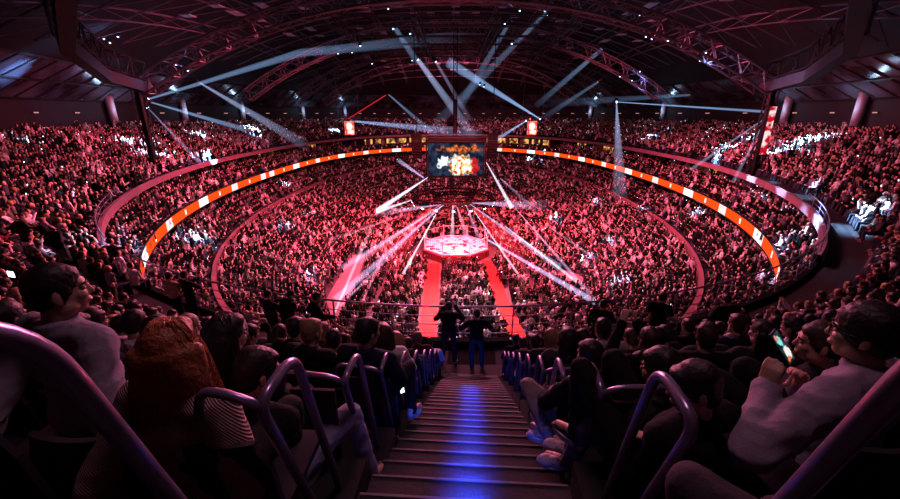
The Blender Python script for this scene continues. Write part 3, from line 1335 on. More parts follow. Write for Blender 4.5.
# source pixel, source depth, end pixel, end depth, radii, colour, brightness, label
UP = [
    (149, 99, 41.5, 300, 53, 45, .10, .42, BL, .36, .65, 'pale blue beam rising right from the left column', 1),
    (300, 53, 45, 470, 36, 52, .42, .8, BL, .22, .0, 'broad faint blue beam crossing the roof near the top middle', 0),
    (150, 102, 41.5, 247, 130, 62, .08, .45, BL, .26, .4, 'flat blue beam falling right from the left column', 1),
    (148, 108, 41.5, 201, 164, 44, .06, .22, BL, .30, .5, 'narrow blue beam falling steeply from the left column to the white lit seats', 1),
    (200, 83, 56, 305, 145, 74, .12, 1.1, PB, .40, .1, 'wide pale beam falling right across the upper left stands', 1),
    (351, 121, 72, 482, 134, 70, .15, 1.0, BL, .6, .05, 'level pale blue beam leaving the left hanging screen', 1),
    (386, 95, 66, 348, 119, 71, .10, .12, RD, .45, .7, 'thin red beam falling to the left hanging screen', 2),
    (388, 94, 66, 438, 138, 62, .1, .5, BL, .26, .25, 'faint blue beam falling right below the roof grid, left of centre', 1),
    (540, 119, 71, 448, 62, 58, .10, .75, BL, .55, .55, 'bright blue beam rising left from the right hanging screen', 1),
    (418, 60, 58, 474, 137, 56, .35, .75, PB, .46, .15, 'wide pale beam falling from roof grid to the big screen, left one', 1),
    (436, 62, 58, 470, 120, 58, .2, .4, LV, .20, .3, 'faint violet beam beside the wide pale beam above the big screen', 1),
    (526, 121, 71, 494, 141, 60, .1, .35, BL, .32, .4, 'short blue beam falling left from the right hanging screen', 1),
    (602, 49, 60, 536, 106, 71, .3, .6, BL, .26, .1, 'broad blue beam falling left from the upper right roof', 1),
    (552, 7, 48, 436, 124, 66, .2, .9, BL, .17, .2, 'long faint blue beam from the top right towards the big screen', 1),
    (508, 25, 50, 459, 108, 60, .25, .7, BL, .17, .3, 'short faint blue beam above the big screen, right one', 1),
    (395, 28, 50, 417, 62, 57, .3, .5, BL, .15, .6, 'short faint blue haze beam high above the left loudspeakers', 1),
    (617, 102, 60, 770, 112, 42.5, .06, .16, BL, .50, .7, 'thin level blue beam reaching the right column', 1),
    (616.5, 102, 60, 620, 197, 52, .08, .95, PB, .36, .2, 'pale beam falling straight down onto the right stands', 1),
    (767, 117, 42, 690, 170, 44, .06, .22, PB, .30, .6, 'narrow pale beam falling left from the right column, upper one', 1),
    (766, 119, 42, 733, 182, 40, .06, .20, PB, .24, .5, 'narrow pale beam falling steeply from the right column', 1),
    (690, 95, 66, 540, 104, 66, .2, .8, BL, .16, .0, 'faint level blue haze beam in the far right roof', 0),
    (598, 82, 66, 534, 124, 75, .2, .7, BL, .18, .0, 'faint blue beam falling left behind the right hanging screen', 1),
    (530, 119, 71, 462, 133, 66, .1, .25, RD, .16, .2, 'faint red beam left of the right hanging screen', 2),
]
for (x0, y0, t0, x1, y1, t1, r0, r1, col, B, tail, lab, lamp) in UP:
    a, b = at(x0, y0, t0), at(x1, y1, t1)
    beam(a, b, r0, r1, col, B, lab, tail)
    if lamp:
        d = (b - a).normalized()
        put_lamp(a - d * 0.25, b, 'lensblue' if lamp == 1 else 'lensred', 'stage lamp at the start of the ' + ' '.join(lab.split()[:9]), 'lamps below the roof')

# beams spreading from the ring truss over the crowd
DN = [
    (430, 176, 51, 377, 211, 46, .05, .35, WH, .65, 1.0, 'bright white beam falling left of the big screen, upper one'),
    (412, 200, 47, 376, 212, 46, .05, .28, WH, .60, 1.0, 'short white beam just under the bright left one'),
    (438, 205, 48, 374, 214, 47, .05, .5, LV, .5, .05, 'wide violet haze beam left of the ring truss'),
    (444, 205, 48, 342, 268, 41, .06, .32, PB, .38, .6, 'long pale beam from the ring truss down to the left lower stand'),
    (442, 206, 48, 335, 300, 36, .06, .4, LV, .42, .6, 'long violet beam ending low on the left bare floor'),
    (440, 205, 48, 358, 262, 42, .06, .42, PK, .34, .5, 'pink beam falling left from the ring truss'),
    (436, 214, 48, 403, 274, 41, .05, .16, WH, .55, .8, 'thin white beam falling left of the cage'),
    (453, 205, 48, 452, 240, 46, .06, .34, WH, .50, .35, 'short white beam falling straight onto the cage, left one'),
    (457, 207, 48, 468, 240, 46, .06, .42, PK, .55, .4, 'short pink beam falling onto the cage, right one'),
    (466, 205, 48, 480, 240, 46, .06, .3, LV, .34, .3, 'short violet beam falling right of the cage'),
    (474, 211, 48, 518, 274, 40, .05, .15, WH, .48, .7, 'thin white beam falling right of the cage'),
    (470, 204, 48, 560, 268, 42, .06, .40, PB, .42, .6, 'pale beam from the ring truss to the right lower stand'),
    (488, 240, 44, 602, 306, 36, .10, .34, LV, .5, .8, 'violet beam running low to the far right of the railing'),
    (472, 203, 48, 550, 206, 52, .05, .85, LV, .45, .0, 'wide violet haze beam right of the ring truss'),
    (505, 226, 47, 577, 282, 40, .06, .18, WH, .40, .9, 'white beam ending in the bright flare on the right'),
    (485, 160, 52, 512, 208, 50, .05, .30, WH, .62, .9, 'bright white beam falling right of the big screen'),
    (516, 209, 50, 595, 300, 38, .05, .22, LV, .30, .6, 'long thin violet beam on the right of the cage'),
    (363, 300, 37, 386, 250, 44, .1, .25, PK, .28, .3, 'pink beam leaning right above the left bare floor'),
    (335, 312, 35, 372, 226, 46, .12, .2, WH, .30, .2, 'white beam rising right from the left bare floor'),
    (340, 306, 36, 414, 232, 46, .1, .2, LV, .25, .2, 'thin violet beam rising right from the left bare floor'),
    (400, 216, 52, 330, 240, 50, .05, .3, LV, .22, .3, 'faint violet beam over the left stand'),
    (548, 226, 50, 600, 262, 46, .05, .25, LV, .22, .3, 'faint violet beam over the right stand'),
    (424, 178, 53, 398, 160, 66, .1, .4, LV, .2, .3, 'faint violet beam rising left behind the big screen'),
    (500, 178, 56, 530, 205, 54, .1, .3, LV, .2, .3, 'faint violet beam falling right of the loudspeakers'),
    (432, 206, 48, 385, 262, 43, .06, 1.7, RD, .42, .2, 'wide red haze beam falling left of the cage'),
    (474, 208, 48, 525, 262, 43, .06, 1.7, RD, .40, .2, 'wide red haze beam falling right of the cage'),
]
for (x0, y0, t0, x1, y1, t1, r0, r1, col, B, tail, lab) in DN:
    a, b = at(x0, y0, t0), at(x1, y1, t1)
    beam(a, b, r0, r1, col, B * 1.35, lab, tail)
# lamps round the ring truss, each aimed outward
lk = ['front left', 'front', 'front right', 'right', 'rear right', 'rear', 'rear left', 'left']
for k in range(16):
    a = -PI / 2 - PI / 8 * 0 + 2 * PI * k / 16
    p = RC + Vector((5.4 * cos(a), 5.4 * sin(a), -0.55))
    side = ['front', 'front right, first', 'front right, second', 'right front', 'right', 'right rear', 'rear right, second', 'rear right, first', 'rear', 'rear left, first', 'rear left, second', 'left rear', 'left', 'left front', 'front left, second', 'front left, first'][k]
    put_lamp(p, RC + Vector((12 * cos(a), 12 * sin(a), -7)), 'lenswhite', 'black lamp under the circular truss, %s' % side, 'lamps of the circular truss')
# bluish lamp clusters on the arches
cl = [(388, 8), (393, 28), (410, 33), (412, 60), (505, 23), (512, 43), (520, 10), (545, 10), (548, 14), (640, 14), (646, 36), (652, 38), (700, 60), (706, 52), (728, 66), (720, 62), (480, 84), (484, 86), (352, 52), (360, 45), (372, 63), (338, 53), (668, 40), (160, 68), (176, 64), (188, 70), (192, 62), (104, 38), (110, 42), (118, 36), (620, 76), (632, 80), (640, 71)]
for i, (x, y) in enumerate(cl):
    v = (y - 249.5) / F
    # onto the first arch or the roof grid, whichever the ray meets
    t = 41 if y < 46 or x < 220 or x > 690 else 58
    p = at(x, y, t)
    put_lamp(p, p + Vector((0.4 * (1 if x < 450 else -1), -1.0, -1.3)), 'lensblue', 'small blue white lamp in the roof steel, %s of the roof' % ('left part' if x < 330 else 'middle part' if x < 580 else 'right part'), 'blue lamps in the roof, %s' % ('left' if x < 330 else 'middle' if x < 580 else 'right'), 0.6)
# ------------------------------------------------------------------ places in the stands
def arc_table(f, n=3000, lo=-PI, hi=PI, P=None):
    ph = np.linspace(NEAR + lo, NEAR + hi, n)
    if P is None:
        pts = np.array([up_xy(p, f) for p in ph])
    else:
        pts = np.array([P(p) for p in ph])
    s = np.concatenate([[0], np.cumsum(np.hypot(*np.diff(pts, axis=0).T))])
    return ph, pts, s


def facing(pts, k):
    a, b = pts[max(0, k - 1)], pts[min(len(pts) - 1, k + 1)]
    t = Vector((b[0] - a[0], b[1] - a[1], 0)).normalized()
    return math.atan2(t.x, -t.y) + PI if False else math.atan2(t.y, t.x)      # yaw that turns +Y to the inward normal


SEATS = []      # dict: x,y,z(floor),yaw,row,side,k,near
ORD = ['first', 'second', 'third', 'fourth', 'fifth', 'sixth', 'seventh', 'eighth', 'ninth', 'tenth', 'eleventh', 'twelfth', 'thirteenth',
       'fourteenth', 'fifteenth', 'sixteenth', 'seventeenth', 'eighteenth', 'nineteenth', 'twentieth', 'twenty-first', 'twenty-second',
       'twenty-third', 'twenty-fourth', 'twenty-fifth', 'twenty-sixth', 'twenty-seventh', 'twenty-eighth', 'twenty-ninth', 'thirtieth']
for tens in ('thirty', 'forty', 'fifty', 'sixty'):
    ORD += [tens + '-' + q for q in ORD[:9]] + [{'thirty': 'fortieth', 'forty': 'fiftieth', 'fifty': 'sixtieth', 'sixty': 'seventieth'}[tens]]
for i in range(NR):
    f = row_f(i)
    ph, pts, s = arc_table(f, 1600, -0.9, 0.9)
    ax = np.array([aisle_x(x, y) for x, y in pts])
    for side in (-1, 1):
        s0 = np.interp(HALF * side, ax, s)
        k = 0
        while True:
            ss = s0 + side * (0.36 + 0.52 * k)
            if ss < 0 or ss > s[-1]:
                break
            j = int(np.searchsorted(s, ss))
            j = min(max(j, 1), len(ph) - 2)
            p = ph[j]
            near = angdist(p) < NEARPHI
            if not near:
                break
            SEATS.append(dict(x=pts[j][0], y=pts[j][1], z=-row_drop(i), yaw=facing(pts, j), row=i, side=side, k=k, near=True))
            k += 1
# people standing along the left walkway behind the parapet
WALKERS = []
for q in range(190):
    p = NEAR - math.radians(21 + q * 0.40)
    x, y = up_xy(p, .03 + .045 * (q % 2) + .004 * (q % 5))
    WALKERS.append((x, y, -6.0, math.atan2(CX - x, 62 - y) * -1))
# the rest of the upper tier
aisle_phi = [NEAR + sg * math.radians(a) for sg in (-1, 1) for a in (34.5, 52, 68, 84, 100, 116, 132, 148, 164, 180)]
NRS = 19
for i in range(NRS):
    f = F0 + (1 - F0) * (i + 0.5) / NRS
    if 0.5 < f < 0.545:
        continue
    ph, pts, s = arc_table(f, 5000)
    n = int(s[-1] / 0.52)
    for q in range(n):
        ss = (q + 0.5) * 0.52
        j = min(max(int(np.searchsorted(s, ss)), 1), len(ph) - 2)
        p = ph[j]
        if angdist(p) < NEARPHI:
            continue
        r = 40
        if any(abs((p - a + PI) % (2 * PI) - PI) * 38 < 0.55 for a in aisle_phi):
            continue
        SEATS.append(dict(x=pts[j][0], y=pts[j][1], z=-up_drop(p, f), yaw=facing(pts, j), row=i, side=-1 if pts[j][0] < CX else 1, k=q, near=False))

# --- what the lens sees of them
HERO_TAKEN = set()
for r, side, ks in ((8, -1, (0, 1)), (7, -1, (0, 1)), (8, 1, (0, 1, 2)), (7, 1, (0, 1, 2, 3)), (6, 1, (0,))):
    for k in ks:
        HERO_TAKEN.add((r, side, k))
vis = []
for st in SEATS:
    if st['near'] and (st['row'], st['side'], st['k']) in HERO_TAKEN:
        continue
    if st['near'] and st['row'] >= 9:
        continue
    h = (st['x'], st['y'], st['z'] + 1.15)
    q = proj(h)
    if q is None:
        continue
    px, py, d = q
    if st['near'] and d < 1.7:
        continue
    if not (-150 < px < 1050 and py < 520):
        continue
    if st['near'] and st['row'] <= 2 and (252 < px < 336 or 594 < px < 614 or 652 < px < 674 or 716 < px < 738):
        continue
    st['px'], st['py'], st['d'] = px, py, d
    vis.append(st)
vis.sort(key=lambda a: a['d'])
NIND = 268
inds = []
far = []
for st in vis:
    if len(inds) < NIND and -6 < st['px'] < 906 and st['py'] < 500:
        inds.append(st)
    else:
        far.append(st)
print('individuals', len(inds), 'to depth', inds[-1]['d'], 'rest upper', len(far))

# --- club level, lower tier and floor
PLACES = WALKERS + [(s['x'], s['y'], s['z'], s['yaw']) for s in far if rng.random() > 0.04]


def ring_rows(P0, z0, P1, z1, nrows, gap=0.60, skip=0.07, farcut=None):
    for i in range(nrows):
        t = (i + 0.5) / nrows

        def P(phi):
            a, b = P0(phi), P1(phi)
            return (a[0] + (b[0] - a[0]) * t, a[1] + (b[1] - a[1]) * t)
        ph, pts, s = arc_table(0, 4000, P=P)
        n = int(s[-1] / gap)
        for q in range(n):
            j = min(max(int(np.searchsorted(s, (q + 0.5) * gap)), 1), len(ph) - 2)
            dd = math.degrees(ph[j] - NEAR) % 15.0
            if dd < 0.9 or rng.random() < skip:
                continue
            x, y = pts[j]
            if farcut is not None and i >= farcut and math.degrees(angdist(ph[j])) > 128:
                continue
            z = z0 + (z1 - z0) * t
            g = proj((x, y, z + 1))
            if g is None or not (-30 < g[0] < 930) or g[1] > 390:
                continue
            PLACES.append((x, y, z, facing(pts, j)))


ring_rows(LEDB, -9.2, curve(34.0, 53.4, 60, 62, 2.0, 2.5), -7.9, 5, farcut=2)
ring_rows(curve(26.6, 45.2, 46.2, 61.5, 2.2, 2.4), -12.9, curve(33, 50.5, 56, 62, 2.1, 2.5), -10.6, 8)
ring_rows(FLR, -17.4, MID, -13.4, 13)
nfl = 0
y = 25.0
while y < 92:
    x = -15.2
    while x < 16.5:
        X, Y = x + rng.normal(0, .05), y + rng.normal(0, .06)
        x += 0.58
        dx, dy = (X - CX) / 15.3, (Y - 57) / (32.8 if Y < 57 else 35.8)
        if abs(dx) ** 2.4 + abs(dy) ** 2.4 > 1:
            continue
        r = math.hypot(X - CG.x, Y - CG.y)
        if r < 6.0:
            continue
        if Y < 47.3 and (-2.75 < X < -1.05 or 3.9 + 0.0 < X - (47 - Y) * 0.045 + 0.1 < 5.5):
            continue
        xl = -11.9 - 0.041 * (Y - 27)
        if 26 < Y < 49.5 and xl - .1 < X < xl + 2.6:
            continue
        if ((X - 13.3) / 1.7) ** 2 + ((Y - 40.8) / 2.7) ** 2 < 1:
            continue
        if abs(Y - 64) < .7 or abs(X - 8.6) < .45 and Y > 30 or abs(X + 7) < .45 and Y < 46:
            continue
        if rng.random() < 0.04:
            continue
        yaw = math.atan2(-(CG.x - X), CG.y - Y) + rng.normal(0, .2)
        PLACES.append((X, Y, -17.4, yaw))
        nfl += 1
    y += 0.82
print('crowd places', len(PLACES), 'on floor', nfl)


# --- low detail spectator bodies: head, hair, neck, torso, arms, thighs, shins
def lowpoly(kind):
    V, Tt, Cc = [], [], []          # classes: 0 skin 1 hair 2 top 3 trousers 4 phone

    def addm(mbx, c):
        n = len(V)
        V.extend(mbx.v)
        for f in mbx.f:
            for k in range(1, len(f) - 1):
                Tt.append((f[0] + n, f[k] + n, f[k + 1] + n))
        Cc.extend([c] * len(mbx.v))
    up = 0.42 if kind in ('stand', 'standup') else 0.0
    b = MB(); b.ell((0, .02, 1.19 + up), (.088, .105, .125), n=6, m=4); addm(b, 0)
    b = MB(); b.ell((0, -.02, 1.225 + up), (.098, .105, .11), n=6, m=4); addm(b, 1)
    b = MB()
    pr = [(.17, .11, .45), (.19, .12, .85), (.20, .11, 1.0), (.07, .06, 1.07)]
    n = 6
    vs = [Vector((rx * cos(2 * PI * k / n), ry * sin(2 * PI * k / n), z + up)) for rx, ry, z in pr for k in range(n)]
    fs = [(i * n + k, i * n + (k + 1) % n, (i + 1) * n + (k + 1) % n, (i + 1) * n + k) for i in range(len(pr) - 1) for k in range(n)]
    b.add(vs, fs); addm(b, 2)
    for sx in (-1, 1):
        b = MB()
        if kind in ('up', 'standup'):
            b.tube([(sx * .21, 0, .98 + up), (sx * .28, .18, .92 + up), (sx * .14, .28, 1.25 + up)], .055, 3, 0, False)
        elif kind == 'clap':
            b.tube([(sx * .21, 0, .97), (sx * .27, .12, .72), (sx * .04, .36, .86)], .055, 3, 0, False)
        else:
            b.tube([(sx * .21, 0, .97 + up), (sx * .27, .02, .70 + up), (sx * .12, .26, .58 + up)], .055, 3, 0, False)
        addm(b, 2)
        if kind in ('sit', 'stand'):
            pass
        b = MB()
        e = {'up': (.13, .29, 1.3), 'standup': (.13, .29, 1.3 + up), 'clap': (.03, .39, .89)}.get(kind, (.1, .3, .58 + up))
        b.ell((sx * e[0], e[1], e[2]), (.05, .05, .06), n=4, m=3); addm(b, 0)
        b = MB()
        if up:
            b.tube([(sx * .09, 0, .88), (sx * .1, .02, .45), (sx * .1, 0, .02)], .085, 3, 0, False)
        else:
            b.tube([(sx * .09, 0, .48), (sx * .11, .43, .50), (sx * .11, .45, .05)], .085, 3, 0, False)
        addm(b, 3)
    return np.array(V, float), np.array(Tt, int), np.array(Cc, int)


def palette(n):
    skin = np.array([.72, .48, .38]) * rng.uniform(.45, 1.15, (n, 1))
    hair = np.array([.035, .024, .018]) * rng.uniform(.4, 2.5, (n, 1))
    lite = rng.random(n) < .18
    hair[lite] = np.array([.28, .18, .09]) * rng.uniform(.5, 1.3, (lite.sum(), 1))
    u = rng.random(n)
    top = np.empty((n, 3))
    grey = rng.uniform(.006, .035, (n, 1))
    top[:] = grey
    mid = (u > .60) & (u < .80)
    top[mid] = rng.uniform(.08, .28, (mid.sum(), 1)) * rng.uniform(.75, 1.25, (mid.sum(), 3))
    hi = u >= .80
    top[hi] = rng.uniform(.5, .88, (hi.sum(), 1)) * rng.uniform(.9, 1.08, (hi.sum(), 3))
    tro = rng.uniform(.012, .1, (n, 1)) * np.array([.9, .95, 1.2])
    return skin, hair, top, tro


def crowd_mesh(name, places):
    kinds = ['sit', 'clap', 'up', 'stand', 'standup']
    which = rng.choice(len(kinds), len(places), p=[.52, .14, .08, .20, .06])
    VV, TT, CCo = [], [], []
    off = 0
    P = np.array(places)
    for ki, kind in enumerate(kinds):
        sel = P[which == ki]
        if len(sel) == 0:
            continue
        V, Tr, C = lowpoly(kind)
        n = len(sel)
        yaw = sel[:, 3] + rng.normal(0, .25, n)
        sc = rng.uniform(.92, 1.08, n)
        c, s = np.cos(yaw) * sc, np.sin(yaw) * sc
        x = c[:, None] * V[None, :, 0] - s[:, None] * V[None, :, 1] + sel[:, 0:1] + rng.normal(0, .03, (n, 1))
        y = s[:, None] * V[None, :, 0] + c[:, None] * V[None, :, 1] + sel[:, 1:2] + rng.normal(0, .03, (n, 1))
        z = V[None, :, 2] * sc[:, None] + sel[:, 2:3]
        VV.append(np.stack([x, y, z], -1).reshape(-1, 3))
        TT.append((Tr[None] + (np.arange(n) * len(V))[:, None, None]).reshape(-1, 3) + off)
        off += n * len(V)
        pal = np.stack(palette(n), 1)
        CCo.append(pal[:, C, :].reshape(-1, 3))
    V, Tm, C = np.concatenate(VV), np.concatenate(TT), np.concatenate(CCo)
    me = bpy.data.meshes.new(name)
    me.vertices.add(len(V))
    me.vertices.foreach_set('co', V.astype(np.float32).ravel())
    me.loops.add(Tm.size)
    me.loops.foreach_set('vertex_index', Tm.astype(np.int32).ravel())
    me.polygons.add(len(Tm))
    me.polygons.foreach_set('loop_start', np.arange(0, Tm.size, 3, dtype=np.int32))
    me.polygons.foreach_set('loop_total', np.full(len(Tm), 3, dtype=np.int32))
    me.update(calc_edges=True)
    a = me.color_attributes.new('Col', 'FLOAT_COLOR', 'POINT')
    a.data.foreach_set('color', np.concatenate([C, np.ones((len(C), 1))], 1).astype(np.float32).ravel())
    me.materials.append(M['crowd'])
    o = bpy.data.objects.new(name, me)
    COL.objects.link(o)
    return o


o = crowd_mesh('crowd', PLACES)
tag(o, 'thousands of red lit spectators filling the far stands and the arena floor', 'crowd', kind='stuff')
# lit phone screens held up among them
mb = MB()
idx = rng.choice(len(PLACES), 520, replace=False)
for i in idx:
    x, y, z, yaw = PLACES[i]
    R = Matrix.Rotation(yaw, 3, 'Z')
    c = Vector((x, y, z)) + R @ Vector((rng.normal(0, .1), .36, rng.uniform(1.15, 1.5)))
    mb.box(c, (.16, .012, .1), R)
o = mb.build('phone_screens', M['phoneglow'])
tag(o, 'scattered tiny lit phone screens held up across the far crowd', 'phones', kind='stuff')
# ------------------------------------------------------------------ people
def remesh(mb, name, voxel, mats, smooth=2, wrinkle=0.0, wseed=0.0, wscale=9.0):
    me = mb.mesh(name + '_raw')
    tmp = bpy.data.objects.new(name + '_tmp', me)
    COL.objects.link(tmp)
    md = tmp.modifiers.new('r', 'REMESH')
    md.mode = 'VOXEL'
    md.voxel_size = voxel
    md.use_smooth_shade = True
    if smooth:
        sm = tmp.modifiers.new('s', 'SMOOTH')
        sm.factor = 0.5
        sm.iterations = smooth
    dg = bpy.context.evaluated_depsgraph_get()
    out = bpy.data.meshes.new_from_object(tmp.evaluated_get(dg))
    out.name = name
    bpy.data.objects.remove(tmp)
    bpy.data.meshes.remove(me)
    if wrinkle:
        off = Vector((wseed, wseed * 1.7, wseed * .3))
        nor = [v.normal.copy() for v in out.vertices]
        for v, nn in zip(out.vertices, nor):
            p = v.co * wscale
            a = noise.noise(Vector((p.x, p.y, p.z * 1.6)) + off)
            b_ = abs(noise.noise(Vector((p.x * .6 + p.z * .5, p.y * .6, p.z * 1.1 - p.x * .3)) * 1.3 + off * 2))
            v.co += nn * (wrinkle * (a * .5 - (b_ - .25) * 1.2))
    out.materials.clear()
    for m in (mats if isinstance(mats, (list, tuple)) else [mats]):
        out.materials.append(m)
    out.polygons.foreach_set('use_smooth', [True] * len(out.polygons))
    out.update()
    return out


def V3(*a):
    return Vector(a)


def basis(y, up=Vector((0, 0, 1))):
    y = Vector(y).normalized()
    x = y.cross(up)
    if x.length < 1e-4:
        x = Vector((1, 0, 0))
    x.normalize()
    z = x.cross(y).normalized()
    return Matrix((x, y, z)).transposed()


class Person:
    """joint positions in a local frame: +Y forward, z = 0 at the feet"""

    def __init__(s, seated=True, lean=-6, twist=0, side=0, head=(0, 0, 0), arms=None, legs=None, female=False, scale=1.0, pelvis=None, shoulder=1.0):
        s.female, s.seated = female, seated
        s.P = Vector(pelvis) if pelvis else (V3(0, 0, .52) if seated else V3(0, 0, .93))
        s.Rt = Matrix.Rotation(math.radians(side), 3, 'Y') @ Matrix.Rotation(math.radians(-lean), 3, 'X') @ Matrix.Rotation(math.radians(twist), 3, 'Z')
        tp = lambda x, y, z: s.P + s.Rt @ V3(x, y, z)
        s.tp = tp
        s.sw = (.175 if female else .195) * shoulder
        s.chest = tp(0, 0.0, .30)
        s.neck = tp(0, -.005, .515)
        yaw, pitch, roll = [math.radians(a) for a in head]
        s.Rh = Matrix.Rotation(yaw, 3, 'Z') @ Matrix.Rotation(pitch - math.radians(5), 3, 'X') @ Matrix.Rotation(roll, 3, 'Y')
        s.headc = s.neck + s.Rt @ V3(0, .02, .03) + s.Rh @ V3(0, .018, .12)
        s.sh = {-1: tp(-s.sw, 0, .455), 1: tp(s.sw, 0, .455)}
        s.hip = {-1: s.P + V3(-.09, 0, 0), 1: s.P + V3(.09, 0, 0)}
        s.arms = arms or {}
        s.legs = legs or {}
        for k in (-1, 1):
            if k not in s.arms:
                s.arms[k] = (V3(k * .27, .06, s.P.z + .20), V3(k * .12, .26, s.P.z + .12)) if seated else (V3(k * .27, -.03, 1.12), V3(k * .27, .08, .86))
            if k not in s.legs:
                s.legs[k] = (V3(k * .12, .46, .55), V3(k * .12, .44, .09)) if seated else (V3(k * .10, .02, .50), V3(k * .11, -.02, .08))

    # ---- geometry of the pieces
    def head_prims(s, mb, detail=True):
        H, R = s.headc, s.Rh
        h = lambda x, y, z: H + R @ V3(x, y, z)
        E = lambda c, r, q=None: mb.ell(h(*c), r, R if q is None else R @ q, 16, 12)
        E((0, -.012, .030), (.076, .096, .090))          # cranium
        E((0, .030, -.035), (.060, .066, .078))          # face
        E((0, .046, -.088), (.036, .040, .030))          # chin and jaw
        E((0, .076, .030), (.055, .018, .016))           # brow
        mb.capsule(h(0, .090, .012), h(0, .107, -.026), .009, .0125, 8)      # nose
        E((0, .090, -.062), (.026, .014, .012))          # lips
        for k in (-1, 1):
            E((k * .036, .066, -.022), (.026, .026, .022))    # cheeks
            E((k * .054, .012, -.070), (.020, .040, .030))    # jaw corners
            ear = Matrix.Rotation(k * .35, 3, 'Z')
            E((k * .080, -.012, -.008), (.010, .021, .033), ear)
            E((k * .078, -.006, -.030), (.009, .012, .014), ear)
        mb.capsule(s.neck + s.Rt @ V3(0, 0, -.06), H + R @ V3(0, -.018, -.05), .062 if not s.female else .052, .056 if not s.female else .047, 14)

    def hand(s, mb, w, k, d, palm, curl=35, r=.0085):
        """hand at wrist w pointing along d with the palm facing palm; thumb on side"""
        B = basis(d, Vector(palm) * -1)       # local y = along hand, z = back of the hand
        L = lambda x, y, z: w + B @ V3(x, y, z)
        mb.ell(L(0, .045, 0), (.040, .050, .015), B, 12, 8)
        mb.capsule(L(-.0, -.02, 0), L(0, .03, 0), .024, .026, 10)
        c = math.radians(curl)
        for i, (x, l) in enumerate(((-.030, .066), (-.010, .078), (.010, .073), (.029, .056))):
            p = L(x, .085, 0)
            mb.capsule(L(x * .9, .06, 0), p, r * 1.15, r * 1.08, 8)
            a = c * (0.8 + .12 * i)
            for seg, fr in enumerate((.45, .32, .26)):
                dv = V3(x * .4, cos(a), -sin(a))
                q = p + B @ (dv.normalized() * (l * fr))
                mb.capsule(p, q, r * (1.05 - .08 * seg), r * (.97 - .08 * seg), 8)
                p = q
                a += c
        sx = -k if B.col[0].dot(V3(1, 0, 0)) > 0 else k   # thumb towards the middle of the body
        p0, p1, p2 = L(sx * .030, .020, -.004), L(sx * .058, .048, -.016), L(sx * .060, .082, -.028)
        mb.capsule(p0, p1, r * 1.4, r * 1.15, 8)
        mb.capsule(p1, p2, r * 1.15, r * .95, 8)

    def body(s, voxel, handpose=None):
        mb = MB()
        s.head_prims(mb)
        t = s.tp
        q = s.Rt
        mb.ell(s.P + V3(0, 0, .03), (.145, .105, .12), q)
        mb.ell(t(0, .005, .17), (.13, .09, .15), q)
        mb.ell(t(0, 0, .34), (.15, .10, .17), q)
        mb.capsule(s.sh[-1], s.sh[1], .052, .052)
        for k in (-1, 1):
            e, w = s.arms[k]
            mb.capsule(s.sh[k], e, .050, .038)
            mb.capsule(e, w, .038, .026)
            hp = (handpose or {}).get(k, {})
            d = hp.get('d', (w - e).normalized())
            palm = hp.get('palm', V3(-k * .6, 0, -.8))
            s.hand(mb, w, k, d, palm, hp.get('curl', 28))
            kn, an = s.legs[k]
            mb.capsule(s.hip[k], kn, .075, .050)
            mb.capsule(kn, an, .050, .034)
            mb.capsule(an, an + V3(k * .02, .15, -.05), .036, .030)
        return remesh(mb, 'person', voxel, M['skin'], 2)

    def jacket(s, voxel, hood=False, loose=.022, wrinkle=.012, seed=0., collar=True, cuff=True, mat=None, longer=0.0):
        mb = MB()
        t, q = s.tp, s.Rt
        L = loose
        mb.ell(s.P + V3(0, 0, .06 - longer), (.165 + L, .125 + L, .13 + longer), q, 18, 12)
        mb.ell(t(0, .008, .18), (.15 + L, .105 + L, .17), q, 18, 12)
        mb.ell(t(0, .004, .335), (.158 + L + (.0 if s.female else .012), .105 + L, .175), q, 18, 12)
        if s.female:
            mb.ell(t(-.065, .085, .30), (.065, .055, .06), q)
            mb.ell(t(.065, .085, .30), (.065, .055, .06), q)
        mb.capsule(s.sh[-1], s.sh[1], .064 + L * .6, .064 + L * .6, 14)
        for k in (-1, 1):
            e, w = s.arms[k]
            mb.capsule(s.sh[k], e, .062 + L * .7, .050 + L * .7, 14)
            w2 = e.lerp(w, .97)
            mb.capsule(e, w2, .050 + L * .7, .036 + L * .4, 14)
            if cuff:
                mb.capsule(e.lerp(w, .90), e.lerp(w, .96), .040 + L * .5, .040 + L * .5, 12)
            mb.capsule(s.sh[k] + q @ V3(-k * .03, 0, .012), s.neck + q @ V3(k * .045, -.01, -.005), .040 + L * .4, .030 + L * .3, 12)
        if collar:
            mb.lathe([(.075, -.05), (.088, -.03), (.080, .035), (.070, .035)], 16, s.neck + q @ V3(0, -.002, .0), q)
        if hood:
            mb.ell(s.neck + q @ V3(0, -.085, -.02), (.115, .065, .075), q)
            mb.ell(s.neck + q @ V3(0, -.10, -.07), (.095, .05, .085), q)
            for k in (-1, 1):
                mb.capsule(s.neck + q @ V3(k * .085, -.05, 0), s.neck + q @ V3(k * .055, .07, -.045), .032, .026)
        return remesh(mb, 'jacket', voxel, mat or M['cloth'], 2, wrinkle, seed)

    def trousers(s, voxel, wrinkle=.009, seed=3.):
        mb = MB()
        mb.ell(s.P + V3(0, -.005, .0), (.175, .13, .115), None, 16, 10)
        for k in (-1, 1):
            kn, an = s.legs[k]
            mb.capsule(s.hip[k], kn, .098, .070, 14)
            mb.capsule(kn, kn.lerp(an, .98), .070, .052, 14)
        return remesh(mb, 'trousers', voxel, M['cloth'], 2, wrinkle, seed)

